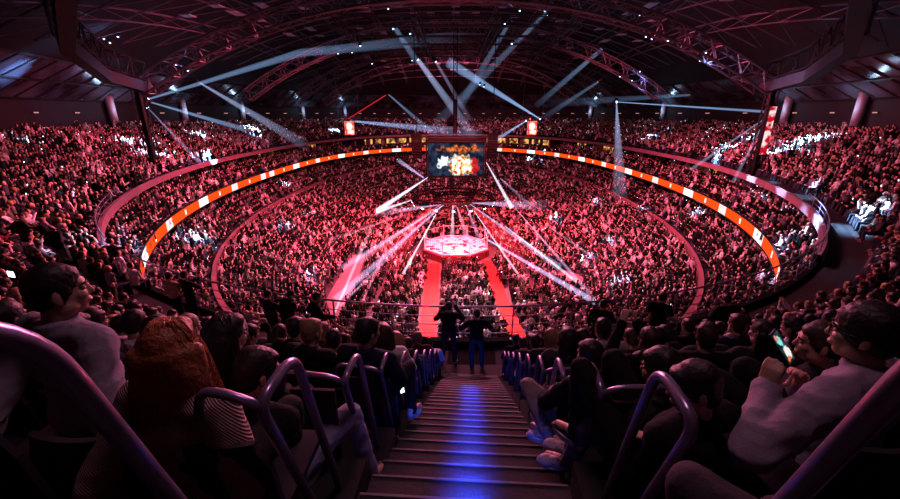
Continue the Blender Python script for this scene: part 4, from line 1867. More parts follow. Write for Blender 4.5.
    def shoe(s, k, voxel=.008, toe=None, up=None):
        kn, an = s.legs[k]
        d = Vector(toe) if toe is not None else V3(k * .12, 1, -.05)
        B = basis(d, Vector(up) if up is not None else V3(0, 0, 1))
        h = lambda x, y, z: an + B @ V3(x, y, z)
        mb = MB()
        mb.ell(h(0, -.01, -.02), (.042, .055, .06), B)
        mb.ell(h(0, .05, -.035), (.043, .075, .042), B)
        mb.ell(h(0, .125, -.048), (.046, .065, .028), B)
        mb.capsule(h(0, -.005, -.01), h(0, -.012, .035), .045, .044)
        up_ = remesh(mb, 'shoe', voxel, M['shoe'], 2)
        mb = MB()
        n = 24
        pr = []
        for i in range(n):
            a = 2 * PI * i / n
            yy = .065 + .128 * cos(a)
            xx = (.047 if yy > .05 else .040) * sin(a)
            pr.append((xx * 1.08, yy))
        vs = [h(x, y, -.084) for x, y in pr] + [h(x * 1.04, y, -.048) for x, y in pr]
        fs = [tuple(range(n - 1, -1, -1)), tuple(range(n, 2 * n))] + [(i, (i + 1) % n, n + (i + 1) % n, n + i) for i in range(n)]
        mb.add(vs, fs)
        sole = mb.mesh('sole', [M['sole']])
        mb = MB()
        for i in range(4):
            yy = .045 + .022 * i
            zz = .004 - .011 * i
            mb.tube([h(-.030, yy, zz - .010), h(0, yy + .004, zz + .010), h(.030, yy, zz - .010)], .0055, 5)
        return up_, sole, mb.mesh('laces', [M['black']])

    def hair_short(s, voxel=.009, fade=True, volume=1.0):
        mb = MB()
        H, R = s.headc, s.Rh
        h = lambda x, y, z: H + R @ V3(x, y, z)
        v = volume
        mb.ell(h(0, -.018, .040), (.0845 * v, .100 * v, .097 * v), R, 18, 12)
        mb.ell(h(0, -.050, -.012), (.073, .060, .070 if fade else .082), R, 16, 10)
        mb.ell(h(0, .026, .070), (.064 * v, .056, .042 * v), R, 14, 8)
        for k in (-1, 1):
            mb.ell(h(k * .074, .010, .012), (.012, .026, .042), R, 10, 8)
        if not fade:
            mb.ell(h(0, .054, .074), (.058, .040, .030), R, 14, 8)
            mb.ell(h(-.02, -.045, .074), (.066, .060, .060), R, 14, 8)
        return remesh(mb, 'hair', voxel, M['hair'], 3, .003, 2.0, 34)

    def hair_long(s, length=.26, voxel=.010, mat=None, nstr=0, seed=1, spread=1.0):
        mb = MB()
        H, R = s.headc, s.Rh
        h = lambda x, y, z: H + R @ V3(x, y, z)
        g = lambda x, y, z: H + Matrix.Rotation(math.atan2(-R.col[1].x, R.col[1].y), 3, 'Z') @ V3(x, y, z)
        mb.ell(h(0, -.020, .040), (.092, .104, .088), R, 18, 12)
        mb.ell(h(0, .035, .085), (.072, .060, .036), R)
        mb.ell(g(0, -.060, -.05), (.098 * spread, .068, .10))
        for i in range(9):
            a = -1.25 + 2.5 * i / 8
            x, y = .092 * spread * sin(a), -.030 - .072 * cos(a)
            mb.capsule(g(x * .85, y, .02), g(x * 1.12, y - .012, -length * (0.88 + .12 * cos(a))), .034, .020, 10)
        base = remesh(mb, 'hair', voxel, mat or M['hair'], 7, .004, seed, 22)
        if nstr:
            bm = bmesh.new()
            bm.from_mesh(base)
            mb2 = MB()
            rr = random.Random(seed)
            for i in range(nstr):
                a = rr.uniform(-1.9, 1.9)
                x, y = sin(a), -cos(a)
                top = h(x * .02 + rr.uniform(-.02, .02), -.02 + rr.uniform(-.03, .03), .128)
                mid = h(x * .096, -.02 + y * .104, .05)
                lo = g(x * .104 * spread, -.036 + y * .088, -.08)
                en = g(x * (.10 + rr.uniform(0, .03)) * spread, -.042 + y * (.088 + rr.uniform(-.01, .02)), -length * rr.uniform(.8, 1.08))
                P = []
                ctr = [top, mid, lo, en]
                ph_ = rr.uniform(0, 6)
                for j in range(13):
                    t = j / 12
                    b0, b1, b2, b3 = (1 - t) ** 3, 3 * t * (1 - t) ** 2, 3 * t * t * (1 - t), t ** 3
                    p = ctr[0] * b0 + ctr[1] * b1 * 1.0 + ctr[2] * b2 + ctr[3] * b3
                    # push outward so that the strand lies on the surface
                    p = p + (p - H).normalized() * (.018 * (1 - abs(2 * t - .8)))
                    p += V3(.004 * sin(7 * t + ph_), .004 * cos(6 * t + ph_), 0)
                    P.append(p)
                mb2.tube(P, .0045, 4, 0, True, .0018)
            m2 = mb2.mesh('x')
            bm.from_mesh(m2)
            bm.to_mesh(base)
            bm.free()
            bpy.data.meshes.remove(m2)
            base.polygons.foreach_set('use_smooth', [True] * len(base.polygons))
            base.update()
        return base

    def eyes(s, k):
        mb = MB()
        if 1:
            mb.ell(s.headc + s.Rh @ V3(k * .031, .079, .004), (.013, .011, .009), s.Rh, 12, 8)
        return mb.mesh('eye', [M['eye']], True)

    def brows(s, k):
        mb = MB()
        if 1:
            mb.tube([s.headc + s.Rh @ V3(k * x, y, z) for x, y, z in ((.014, .096, .026), (.030, .093, .031), (.050, .080, .027))], .0045, 6)
        return mb.mesh('eyebrow', [M['hair']], True)


def assemble(p, voxel, hair='short', jacket_kw=None, handpose=None, shoes=True, face=True, hair_kw=None, shoe_kw=None, tro=True):
    """list of (name, mesh) for one person; the first is the body"""
    out = [('person', p.body(voxel, handpose))]
    if hair == 'short':
        out.append(('hair', p.hair_short(**(hair_kw or {}))))
    elif hair == 'long':
        out.append(('hair', p.hair_long(**(hair_kw or {}))))
    out.append(('jacket', p.jacket(max(voxel, .010), **(jacket_kw or {}))))
    if tro:
        out.append(('trousers', p.trousers(max(voxel, .011))))
    if shoes:
        for k in (-1, 1):
            kw = (shoe_kw or {}).get(k, {})
            u, so, la = p.shoe(k, **kw)
            out.append(('shoe', u))
            out.append(('sole', so))
            out.append(('laces', la))
    if face:
        for k in (-1, 1):
            out.append(('eye', p.eyes(k)))
            out.append(('eyebrow', p.brows(k)))
    return out


COLORS = {
    'black': (.012, .012, .014), 'charcoal': (.035, .034, .038), 'dark grey': (.06, .06, .065), 'grey': (.16, .16, .165), 'navy': (.015, .02, .05),
    'maroon': (.10, .012, .02), 'olive': (.05, .052, .025), 'pale grey': (.42, .41, .43), 'white': (.72, .72, .73), 'brown': (.07, .04, .025), 'red': (.4, .02, .025), 'beige': (.38, .31, .24)}
HAIRC = {'dark': (.012, .009, .008), 'brown': (.045, .024, .014), 'fair': (.26, .17, .09), 'auburn': (.40, .13, .055)}


def place(parts, loc, yaw, label, cols, group=None, scale=1.0, cat='person'):
    """link one person; cols: part name -> colour"""
    root = None
    last = None
    for nm, me in parts:
        o = bpy.data.objects.new(nm, me)
        COL.objects.link(o)
        c = cols.get(nm, (.05, .05, .05))
        o.color = (*c, 1)
        if root is None:
            root = o
            o.location = loc
            o.rotation_euler = (0, 0, yaw)
            o.scale = (scale,) * 3
        else:
            o.parent = last if nm in ('sole', 'laces') else root
            if nm == 'shoe':
                last = o
    tag(root, label, cat, group)
    return root


# ------------------------------------------------------------------ kinds of ordinary spectators
VX = .0095


def thin(parts, ratio):
    """lighter copies of the meshes for people farther off"""
    out = []
    for nm, me in parts:
        if len(me.vertices) < 400:
            out.append((nm, me))
            continue
        tmp = bpy.data.objects.new('tmp', me)
        COL.objects.link(tmp)
        md = tmp.modifiers.new('d', 'DECIMATE')
        md.ratio = ratio
        dg = bpy.context.evaluated_depsgraph_get()
        m2 = bpy.data.meshes.new_from_object(tmp.evaluated_get(dg))
        m2.name = nm
        bpy.data.objects.remove(tmp)
        m2.polygons.foreach_set('use_smooth', [True] * len(m2.polygons))
        out.append((nm, m2))
    return out


SIT = []        # (parts, words about pose)
pr = Person(lean=-8, head=(4, -4, 0))
SIT.append((assemble(pr, VX, 'short', dict(seed=1.)), 'hands in lap', 'short'))
pr = Person(lean=14, head=(-8, 2, 0), arms={-1: (V3(-.24, .26, .66), V3(-.05, .42, .72)), 1: (V3(.24, .26, .66), V3(.05, .43, .70))})
SIT.append((assemble(pr, VX, 'short', dict(seed=5., hood=True), hair_kw=dict(fade=False)), 'leaning forward', 'short'))
pr = Person(lean=-4, head=(20, -2, 2), female=True)
SIT.append((assemble(pr, VX, 'long', dict(seed=8.), hair_kw=dict(length=.22)), 'head turned left', 'long'))
pr = Person(lean=-3, head=(-24, -2, -2), legs={1: (V3(.16, .47, .56), V3(.2, .42, .09))})
SIT.append((assemble(pr, VX, 'short', dict(seed=11.), hair_kw=dict(fade=False, volume=1.04)), 'head turned right', 'short'))
pr = Person(lean=-5, head=(0, 2, 0), arms={-1: (V3(-.25, .20, .82), V3(-.07, .36, 1.16)), 1: (V3(.25, .20, .82), V3(.07, .36, 1.16))})
HP_PH = {-1: dict(d=V3(.25, .25, .9), palm=V3(.6, .5, 0), curl=34), 1: dict(d=V3(-.25, .25, .9), palm=V3(-.6, .5, 0), curl=34)}
SIT.append((assemble(pr, VX, 'short', dict(seed=14.), HP_PH), 'both hands raised', 'short'))
pr = Person(lean=-7, head=(-6, -3, 0), female=True, arms={-1: (V3(-.24, .14, .78), V3(-.03, .30, .90)), 1: (V3(.24, .14, .78), V3(.04, .31, .90))})
SIT.append((assemble(pr, VX, 'long', dict(seed=17.), {-1: dict(d=V3(.5, .5, .6), palm=V3(1, 0, 0), curl=8), 1: dict(d=V3(-.5, .5, .6), palm=V3(-1, 0, 0), curl=8)}, hair_kw=dict(length=.30, seed=4)), 'clapping', 'long'))

STD = []
pr = Person(False, lean=2, head=(0, -6, 0))
STD.append((assemble(pr, VX, 'short', dict(seed=21.)), 'standing', 'short'))
pr = Person(False, lean=3, head=(8, -4, 0), arms={-1: (V3(-.25, .16, 1.22), V3(-.05, .34, 1.42)), 1: (V3(.25, .16, 1.22), V3(.06, .34, 1.42))})
STD.append((assemble(pr, VX, 'short', dict(seed=24.), HP_PH, hair_kw=dict(fade=False)), 'standing with both hands raised', 'short'))

SIT_F = [(thin(a, .13), b, c) for a, b, c in SIT]
STD_F = [(thin(a, .13), b, c) for a, b, c in STD]
SIT = [(thin(a, .4), b, c) for a, b, c in SIT]
STD = [(thin(a, .4), b, c) for a, b, c in STD]
# ------------------------------------------------------------------ ordinary spectators, one by one
jk = ['black', 'black', 'black', 'charcoal', 'charcoal', 'dark grey', 'navy', 'maroon', 'olive', 'grey', 'pale grey', 'white', 'brown']
hc = ['dark', 'dark', 'dark', 'brown', 'brown', 'fair']
trc = ['black', 'charcoal', 'navy', 'dark grey']
ROWN = ['front row', 'second row', 'third row', 'fourth row', 'fifth row', 'sixth row', 'seventh row', 'eighth row', 'ninth row', 'tenth row', 'eleventh row', 'twelfth row']
prnd = random.Random(42)
sidecount = {}
for st in sorted(inds, key=lambda a: (a['near'], a['row'], a['side'], a['k'])):
    st['_j'] = prnd.choice(jk)
    st['_h'] = prnd.choice(hc)
far_ind = [s for s in inds if not s['near']]
# order of the non-near ones within their row, counted from the stairs outward
for s in far_ind:
    s['_o'] = abs(s['px'] - 450)
rowmap = {}
for s in far_ind:
    rowmap.setdefault((s['side'], s['row']), []).append(s)
for key, L in rowmap.items():
    L.sort(key=lambda a: a['_o'])
    for n_, s in enumerate(L):
        s['_n'] = n_
for st in inds:
    standing = (not st['near']) and prnd.random() < .12
    close = st['d'] < 6
    lib = (STD if close else STD_F) if standing else (SIT if close else SIT_F)
    wts = [1, 1] if standing else [5, 2, 2, 3, 1, 1]
    if st['near'] and st['d'] < 3.2:
        wts = [5, 0, 2, 3, 0, 0]
    parts, words, ln = prnd.choices(lib, wts)[0]
    sd = 'left' if st['side'] < 0 else 'right'
    if st['near']:
        lab = '%s-jacketed spectator, %s seat %s of the stairs, %s up from the railing' % (st['_j'], ORD[st['k']], sd, ROWN[st['row']])
    else:
        lab = '%s-jacketed spectator in %s side block, %s row above its walkway, %s along' % (st['_j'], sd, ORD[st['row']], ORD[st['_n']])
    sc = prnd.uniform(.95, 1.04)
    tr_ = COLORS[prnd.choice(trc)]
    if st['near'] and (st['row'], st['side'], st['k']) in ((4, -1, 0), (5, -1, 0), (3, 1, 0)):
        tr_ = (.12, .15, .32)
    cols = {'hair': HAIRC[st['_h']], 'jacket': COLORS[st['_j']], 'trousers': tr_, 'shoe': COLORS[prnd.choice(('black', 'white', 'grey'))], 'eyebrow': HAIRC[st['_h']]}
    far_ = st['d'] > 5
    pp = [q for q in parts if not (far_ and q[0] in ('eye', 'eyebrow', 'sole', 'shoe', 'laces'))]
    yaw = st['yaw'] + prnd.gauss(0, .12)
    R = Matrix.Rotation(yaw, 3, 'Z')
    loc = Vector((st['x'], st['y'], st['z'])) + R @ V3(prnd.gauss(0, .025), prnd.gauss(0, .03), 0)
    place(pp, loc, yaw, lab, cols, 'spectators in the near stand' if st['near'] else 'spectators in the %s side block' % sd, sc)

# ------------------------------------------------------------------ seats of the near stand
def make_seat():
    e = empty('stadium_seat')
    mb = MB()
    mb.box((0, .02, .425), (.43, .40, .035))
    mb.box((0, .20, .415), (.43, .04, .05))
    mb.build('seat_pan', M['seat'], e)
    mb = MB()
    pts = [(-.215, .0), (.215, .0)]
    rows = []
    for z, y in ((.42, -.19), (.55, -.215), (.70, -.235), (.80, -.245), (.83, -.243)):
        w = .215 if z < .78 else .17
        rows.append([V3(w * c, y - .03 * (1 - c * c), z) for c in (-1, -.6, -.2, .2, .6, 1)])
    for a, b in zip(rows[:-1], rows[1:]):
        mb.strip(a, b)
        mb.strip([p + V3(0, -.025, 0) for p in b], [p + V3(0, -.025, 0) for p in a])
    mb.strip(rows[-1], [p + V3(0, -.025, 0) for p in rows[-1]])
    for c in (0, -1):
        mb.strip([r[c] for r in rows], [r[c] + V3(0, -.025, 0) for r in rows])
    mb.build('backrest', M['seat'], e)
    mb = MB()
    mb.box((0, -.16, .21), (.06, .06, .42))
    mb.box((0, -.16, .01), (.2, .14, .02))
    mb.box((0, -.06, .39), (.06, .28, .04))
    mb.build('bracket', M['black'], e)
    return e


sproto = None
seatspots = [s for s in SEATS if s['near'] and s['row'] <= 8 and s['k'] <= 4 and (s['row'], s['side'], s['k']) not in ((7, -1, 0), (7, 1, 0), (8, 1, 0))]
for st in seatspots:
    g = proj((st['x'], st['y'], st['z'] + .6))
    if g is None or g[2] < 0.9 or not (-20 < g[0] < 920):
        continue
    if sproto is None:
        sproto = make_seat()
        e = sproto
    else:
        e = copy_tree(sproto)
    R = Matrix.Rotation(st['yaw'], 3, 'Z')
    e.location = Vector((st['x'], st['y'], st['z'])) + R @ V3(0, .02, 0)
    e.rotation_euler = (0, 0, st['yaw'])
    tag(e, 'dark plastic seat, %s %s of the stairs, %s up from the railing' % (ORD[st['k']], 'left' if st['side'] < 0 else 'right', ROWN[st['row']]), 'seat', 'seats of the near stand')

# ------------------------------------------------------------------ row end rails along the stairs
def arc_pts(corners, rad, n=6):
    """polyline with rounded corners"""
    P = [Vector(c) for c in corners]
    out = [P[0]]
    for i in range(1, len(P) - 1):
        a, b, c = P[i - 1], P[i], P[i + 1]
        r = min(rad, (a - b).length * .48, (c - b).length * .48)
        s, e = b + (a - b).normalized() * r, b + (c - b).normalized() * r
        for k in range(n + 1):
            t = k / n
            out.append(s * (1 - t) ** 2 + b * 2 * t * (1 - t) + e * t * t)
    out.append(P[-1])
    return out


RAILX = 0.72
for i in range(0, 10):
    yb = 8.18 - .79 * (i + 1)
    zt = -row_drop(i) + 1.04
    for side in (-1, 1):
        e = empty('row_end_rail', T(side * RAILX, yb + .14, -row_drop(i)), -PSI)
        if i == 9 and side > 0:
            e.location += T(-.075, -.02, .07)
        tag(e, 'violet grey bent tube rail %s of the stairs at the %s from the railing' % ('left' if side < 0 else 'right', ROWN[i]), 'handrail', 'row end rails along the stairs')
        h = 1.04
        xo = 0.0
        mb = MB()
        if i == 9:
            mb.tube(arc_pts([(xo, .05, -.2), (xo, -.35, h + .20), (xo, .090, h + .205), (xo, .46, -.10)], .22, 10), .0205, 12)
        else:
            mb.tube(arc_pts([(xo, .20, .05), (xo, -.14, h), (xo, .15, h + .005), (xo, .46, -.10)], .10), .0205, 12)
        mb.build('rail_loop', M['rail'], e, True)
        cw = .20 if i == 8 else .34
        mb = MB()
        if i < 9 and not (i == 8 and side > 0):
          mb.tube(arc_pts([(xo, -.12, h - .03), (side * .08, -.13, h + .02), (side * cw, -.13, h + .04), (side * (cw + .03), -.13, h - .08)], .05), .017, 10)
          mb.build('cross_rail', M['rail'], e, True)
        mb = MB()
        if i < 8:
          mb.box((side * .19, -.13, h - .32), (.26, .022, .50))
          mb.box((side * .19, -.118, h - .32), (.21, .012, .42))
          mb.build('back_panel', M['seat'], e)
        for y, z in ((.20, .03), (.46, -.12)):
            mb = MB()
            mb.lathe([(.05, 0), (.05, .015), (.028, .03)], 14, (xo, y, z))
            mb.build('foot_flange', M['black'], e)
# railing along the foot of the stand, with its posts
phs = [NEAR + math.radians(-46 + 92 * k / 92) for k in range(93)]
MIDP = curve(31.4, 52.4, 57.9, 62, 2.0, 2.5)
e = empty('railing', (CX, 9.4, -5.86))
tag(e, 'long dark railing curving along the foot of the near stand', 'railing')
o0 = Vector((CX, 9.4, -5.86))
line = [Vector((*MIDP(p), -5.86)) - o0 for p in phs]
mb = MB()
mb.tube([p + V3(0, 0, 1.0) for p in line], .028, 8)
mb.build('top_rail', M['rail'], e, True)
for z in (.72, .46, .2):
    mb = MB()
    mb.tube([p + V3(0, 0, z) for p in line], .012, 6)
    mb.build('middle_rail', M['rail'], e, True)
for k in range(0, 93, 3):
    mb = MB()
    mb.tube([line[k], line[k] + V3(0, 0, 1.0)], .022, 6)
    mb.lathe([(.06, 0), (.06, .015)], 8, line[k])
    mb.build('post', M['rail'], e)
# ------------------------------------------------------------------ the people one can tell apart
knit, nt, out = newmat('ribbed_knit')
b = nt.nodes.new('ShaderNodeBsdfPrincipled')
b.inputs['Roughness'].default_value = 0.9
b.inputs['Specular IOR Level'].default_value = 0.15
tc = nt.nodes.new('ShaderNodeTexCoord')
wv = nt.nodes.new('ShaderNodeTexWave')
wv.wave_type = 'BANDS'
wv.bands_direction = 'DIAGONAL'
wv.inputs['Scale'].default_value = 44
wv.inputs['Distortion'].default_value = 1.2
wv.inputs['Detail'].default_value = 1
wv.inputs['Detail Scale'].default_value = 6
nt.links.new(tc.outputs['Object'], wv.inputs['Vector'])
cr = nt.nodes.new('ShaderNodeValToRGB')
cr.color_ramp.elements[0].color = (.30, .20, .19, 1)
cr.color_ramp.elements[1].color = (.72, .52, .48, 1)
nt.links.new(wv.outputs['Fac'], cr.inputs['Fac'])
nt.links.new(cr.outputs['Color'], b.inputs['Base Color'])
bp = nt.nodes.new('ShaderNodeBump')
bp.inputs['Strength'].default_value = 0.8
bp.inputs['Distance'].default_value = 0.012
nt.links.new(wv.outputs['Fac'], bp.inputs['Height'])
nt.links.new(bp.outputs['Normal'], b.inputs['Normal'])
nt.links.new(b.outputs['BSDF'], out.inputs['Surface'])
M['knit'] = knit


def hero(target, floorz, yaw, label, cols, scale=1.0, seated=True, arms=None, legs=None, handpose=None, build=None, pelvis_fwd=0.0, **kw):
    """person whose head centre sits at target; arms / legs given as world points"""
    target = Vector(target)
    R = Matrix.Rotation(math.radians(yaw), 3, 'Z')
    p = Person(seated=seated, **kw)
    dz = (target.z - floorz) / scale - p.headc.z
    pz = p.P.z + dz
    p = Person(seated=seated, pelvis=(0, 0, pz), **kw)
    loc = target - R @ (p.headc * scale)
    loc.z = floorz
    inv = R.transposed()
    L = lambda w: inv @ ((Vector(w) - loc) / scale)
    A = {k: (L(e), L(w)) for k, (e, w) in (arms or {}).items()}
    G = {k: (L(e), L(w)) for k, (e, w) in (legs or {}).items()}
    HP = {}
    for k, d in (handpose or {}).items():
        HP[k] = dict(d)
        for q in ('d', 'palm'):
            if q in d:
                HP[k][q] = inv @ Vector(d[q])
    p = Person(seated=seated, pelvis=(0, 0, pz), arms=A or None, legs=G or None, **kw)
    parts = build(p, HP, inv)
    o = place(parts, loc, math.radians(yaw), label, cols, None, scale)
    return o, p, loc, R, scale


def W(p, loc, R, sc, q):            # local -> world
    return loc + R @ (Vector(q) * sc)


# --- man at the left edge in the pale jacket
fl8, fl7, fl6 = -row_drop(8), -row_drop(7), -row_drop(6)
t1 = at(59, 291, 1.84)
hero(t1, fl8, -16, 'young man in profile with short dark hair and a pale grey jacket, left edge', {'hair': HAIRC['dark'], 'jacket': (.30, .28, .34), 'trousers': COLORS['black'], 'eyebrow': HAIRC['dark'], 'shoe': COLORS['black']},
     scale=1.04, lean=-2, head=(-28, 3, 0), arms={1: (at(118, 455, 1.72), at(160, 450, 2.05)), -1: (at(-50, 480, 1.62), at(60, 490, 2.05))}, shoulder=1.0,
     build=lambda p, hp, inv: assemble(p, .0065, 'short', dict(seed=31., loose=.026, wrinkle=.015), hp, hair_kw=dict(voxel=.007)))
# --- woman with the auburn hair
t2 = at(172, 350, 1.50)
hero(t2, fl8, -12, 'woman with shoulder-length auburn hair in a ribbed pinkish knit sweater', {'hair': HAIRC['auburn'], 'jacket': (.4, .3, .28), 'trousers': COLORS['charcoal'], 'eyebrow': HAIRC['auburn'], 'shoe': COLORS['black']},
     scale=.98, female=True, lean=-2, head=(26, -2, 0), arms={1: (at(250, 486, 1.55), at(236, 500, 1.85)), -1: (at(96, 486, 1.5), at(150, 500, 1.8))},
     build=lambda p, hp, inv: assemble(p, .0075, 'long', dict(seed=35., loose=.028, wrinkle=.008, mat=M['knit']), hp, hair_kw=dict(length=.25, mat=M['longhair'], nstr=320, spread=1.28, voxel=.009)))

# --- man on the right filming with his phone
t3 = at(864, 334, 1.72)
elb, wri = at(752, 452, 1.55), at(766, 388, 1.76)
elr, wrr = at(822, 430, 2.1), at(798, 388, 1.98)


def phone_man(p, hp, inv):
    parts = assemble(p, .0062, 'short', dict(seed=41., hood=True, loose=.03, wrinkle=.016), hp, hair_kw=dict(fade=False, volume=1.13, voxel=.007))
    H, Rh = p.headc, p.Rh
    mb = MB()
    for k in (-1, 1):
        c = H + Rh @ V3(k * .033, .104, .004)
        ring = [c + Rh @ V3(.025 * cos(a) * k, -.006 * abs(cos(a)) if True else 0, .020 * sin(a)) for a in [2 * PI * i / 18 for i in range(19)]]
        mb.tube(ring, .0026, 6, 0, False)
        mb.tube([H + Rh @ V3(k * .058, .098, .010), H + Rh @ V3(k * .083, .04, .012), H + Rh @ V3(k * .086, -.010, .010), H + Rh @ V3(k * .084, -.028, -.006)], .0026, 6)
    mb.tube([H + Rh @ V3(-.009, .108, .008), H + Rh @ V3(.009, .108, .008)], .0024, 6)
    parts.append(('glasses', mb.mesh('glasses', [M['black']], True)))
    return parts


o3, p3, loc3, R3, s3 = hero(t3, fl8, 26, 'man with glasses and pale hoodie filming with a raised phone, right edge', {'hair': HAIRC['dark'], 'jacket': (.29, .25, .31), 'trousers': COLORS['black'], 'eyebrow': HAIRC['dark'], 'shoe': COLORS['black']},
     scale=1.05, lean=0, head=(15, 1, 0), arms={-1: (elb, wri), 1: (elr, wrr)},
     handpose={-1: dict(d=(.10, .10, .9), palm=(.8, .45, .1), curl=42), 1: dict(d=(-.12, -.02, .9), palm=(-.8, -.2, .2), curl=46)}, build=phone_man)
e = empty('phone', at(783, 347, 1.88))
tag(e, 'lit phone held up in landscape tilt by the man with glasses', 'phone')
nrm = (t3 - at(783, 347, 1.88)).normalized()
nrm = (nrm + (Vector((0, 0, 0)) - at(783, 347, 1.88)).normalized() * .5).normalized()
e.rotation_euler = (nrm.to_track_quat('Z', 'Y').to_matrix() @ Matrix.Rotation(math.radians(10), 3, 'Z')).to_euler()
mb = MB()
mb.box((0, 0, -.005), (.078, .152, .009))
mb.box((0, 0, -.004), (.072, .158, .008))
mb.build('case', M['black'], e)
ps = picture('phone_picture', ((.01, .02, .03), (.06, .11, .13)), [(0, .03, .02, .025, (.3, .85, .8)), (.01, -.03, .024, .03, (.95, .9, .85)), (-.012, .05, .012, .012, (.9, .3, .2)), (-.01, -.055, .02, .01, (.9, .25, .1))], .8)
for n_ in ps.node_tree.nodes:
    if n_.type == 'TEX_NOISE':
        n_.inputs['Scale'].default_value = 40
    if n_.type == 'VECT_MATH' and n_.operation == 'SCALE':
        n_.inputs['Scale'].default_value = .03
    if n_.type == 'VECT_MATH' and n_.operation == 'SUBTRACT':
        n_.inputs[1].default_value = (.015, .015, .015)
# the picture lies in the x/y plane of the phone: swap the axes
ntp = ps.node_tree
tcn = [n for n in ntp.nodes if n.type == 'TEX_COORD'][0]
sw = ntp.nodes.new('ShaderNodeMapping')
sw.inputs['Rotation'].default_value = (PI / 2, 0, 0)
for lk_ in list(ntp.links):
    if lk_.from_node == tcn:
        ts = lk_.to_socket
        ntp.links.remove(lk_)
        ntp.links.new(sw.outputs['Vector'], ts)
ntp.links.new(tcn.outputs['Object'], sw.inputs['Vector'])
mb = MB()
mb.add([(-.035, -.072, .0008), (.035, -.072, .0008), (.035, .072, .0008), (-.035, .072, .0008)], [(0, 1, 2, 3)])
mb.build('screen', ps, e)

# --- close cropped man beyond him
hero(at(819, 343, 2.35), fl7, 30, 'close-cropped man in black seen in profile beside the raised phone', {'hair': HAIRC['brown'], 'jacket': COLORS['black'], 'trousers': COLORS['black'], 'eyebrow': HAIRC['brown'], 'shoe': COLORS['black']},
     scale=1.04, lean=-6, head=(26, -2, 0), build=lambda p, hp, inv: assemble(p, .008, 'short', dict(seed=44.), hp, hair_kw=dict(volume=.985)))
# --- reclining person by the right rail, face to the left
hero(at(694, 388, 1.78), fl8, 22, 'dark-haired person slouching behind the near right rail, face turned left', {'hair': HAIRC['dark'], 'jacket': COLORS['black'], 'trousers': COLORS['black'], 'eyebrow': HAIRC['dark'], 'shoe': COLORS['black']},
     scale=1.0, lean=-20, head=(52, -8, 4), arms={-1: (at(700, 452, 1.75), at(656, 440, 1.95))}, handpose={-1: dict(d=(-.7, .5, -.1), palm=(0, -.2, -1), curl=30)},
     build=lambda p, hp, inv: assemble(p, .008, 'short', dict(seed=47.), hp, hair_kw=dict(fade=False)))
# --- person with the patterned trousers and pale sneakers stretched into the stairs
cam_, ntc, outc = newmat('patterned_trousers')
bb = ntc.nodes.new('ShaderNodeBsdfPrincipled')
bb.inputs['Roughness'].default_value = .9
t_c = ntc.nodes.new('ShaderNodeTexCoord')
vz = ntc.nodes.new('ShaderNodeTexVoronoi')
vz.inputs['Scale'].default_value = 16
ntc.links.new(t_c.outputs['Object'], vz.inputs['Vector'])
rr_ = ntc.nodes.new('ShaderNodeValToRGB')
rr_.color_ramp.elements[0].color = (.03, .03, .04, 1)
rr_.color_ramp.elements[1].color = (.17, .15, .18, 1)
rr_.color_ramp.elements[1].position = .6
ntc.links.new(vz.outputs['Distance'], rr_.inputs['Fac'])
ntc.links.new(rr_.outputs['Color'], bb.inputs['Base Color'])
ntc.links.new(bb.outputs['BSDF'], outc.inputs['Surface'])


def sneakers(toes, camo=False):
    def f(p, hp, inv):
        kw = {k: dict(toe=inv @ Vector(t), up=inv @ Vector(u), voxel=.0065) for k, (t, u) in toes.items()}
        parts = assemble(p, .008, 'short', dict(seed=51.), hp, shoe_kw=kw, hair_kw=dict(fade=False, volume=1.06))
        if camo:
            for nm, me in parts:
                if nm == 'trousers':
                    me.materials[0] = cam_
        return parts
    return f


hero(at(661, 369, 2.25), fl7, 34, 'curly-haired person with patterned trousers, pale sneakers stretched onto the stairs', {'hair': HAIRC['dark'], 'jacket': COLORS['charcoal'], 'trousers': (.1, .1, .1), 'eyebrow': HAIRC['dark'], 'shoe': (.5, .43, .47)},
     scale=1.0, lean=-16, head=(10, -6, 0), legs={-1: (at(588, 425, 2.42), at(568, 462, 2.66)), 1: (at(607, 418, 2.52), at(572, 448, 2.78))},
     build=sneakers({-1: (V3(-1, .12, .12), V3(0, -.5, .8)), 1: (V3(-.95, .35, .12), V3(.1, -.4, .9))}, True))
# --- next row down: pale pink trousers, crossed leg
hero(at(590, 356, 3.05), fl6, 24, 'person with pale trousers, bent knee in the stairs, next row down on the right', {'hair': HAIRC['dark'], 'jacket': COLORS['black'], 'trousers': (.40, .31, .32), 'eyebrow': HAIRC['dark'], 'shoe': (.45, .4, .44)},
     scale=1.0, lean=-14, head=(6, -4, 0), legs={-1: (at(528, 386, 3.45), at(546, 432, 3.25)), 1: (at(556, 392, 3.4), at(566, 424, 3.55))},
     build=sneakers({-1: (V3(-.6, .5, -.25), V3(0, 0, 1)), 1: (V3(-.3, 1, -.1), V3(0, 0, 1))}))
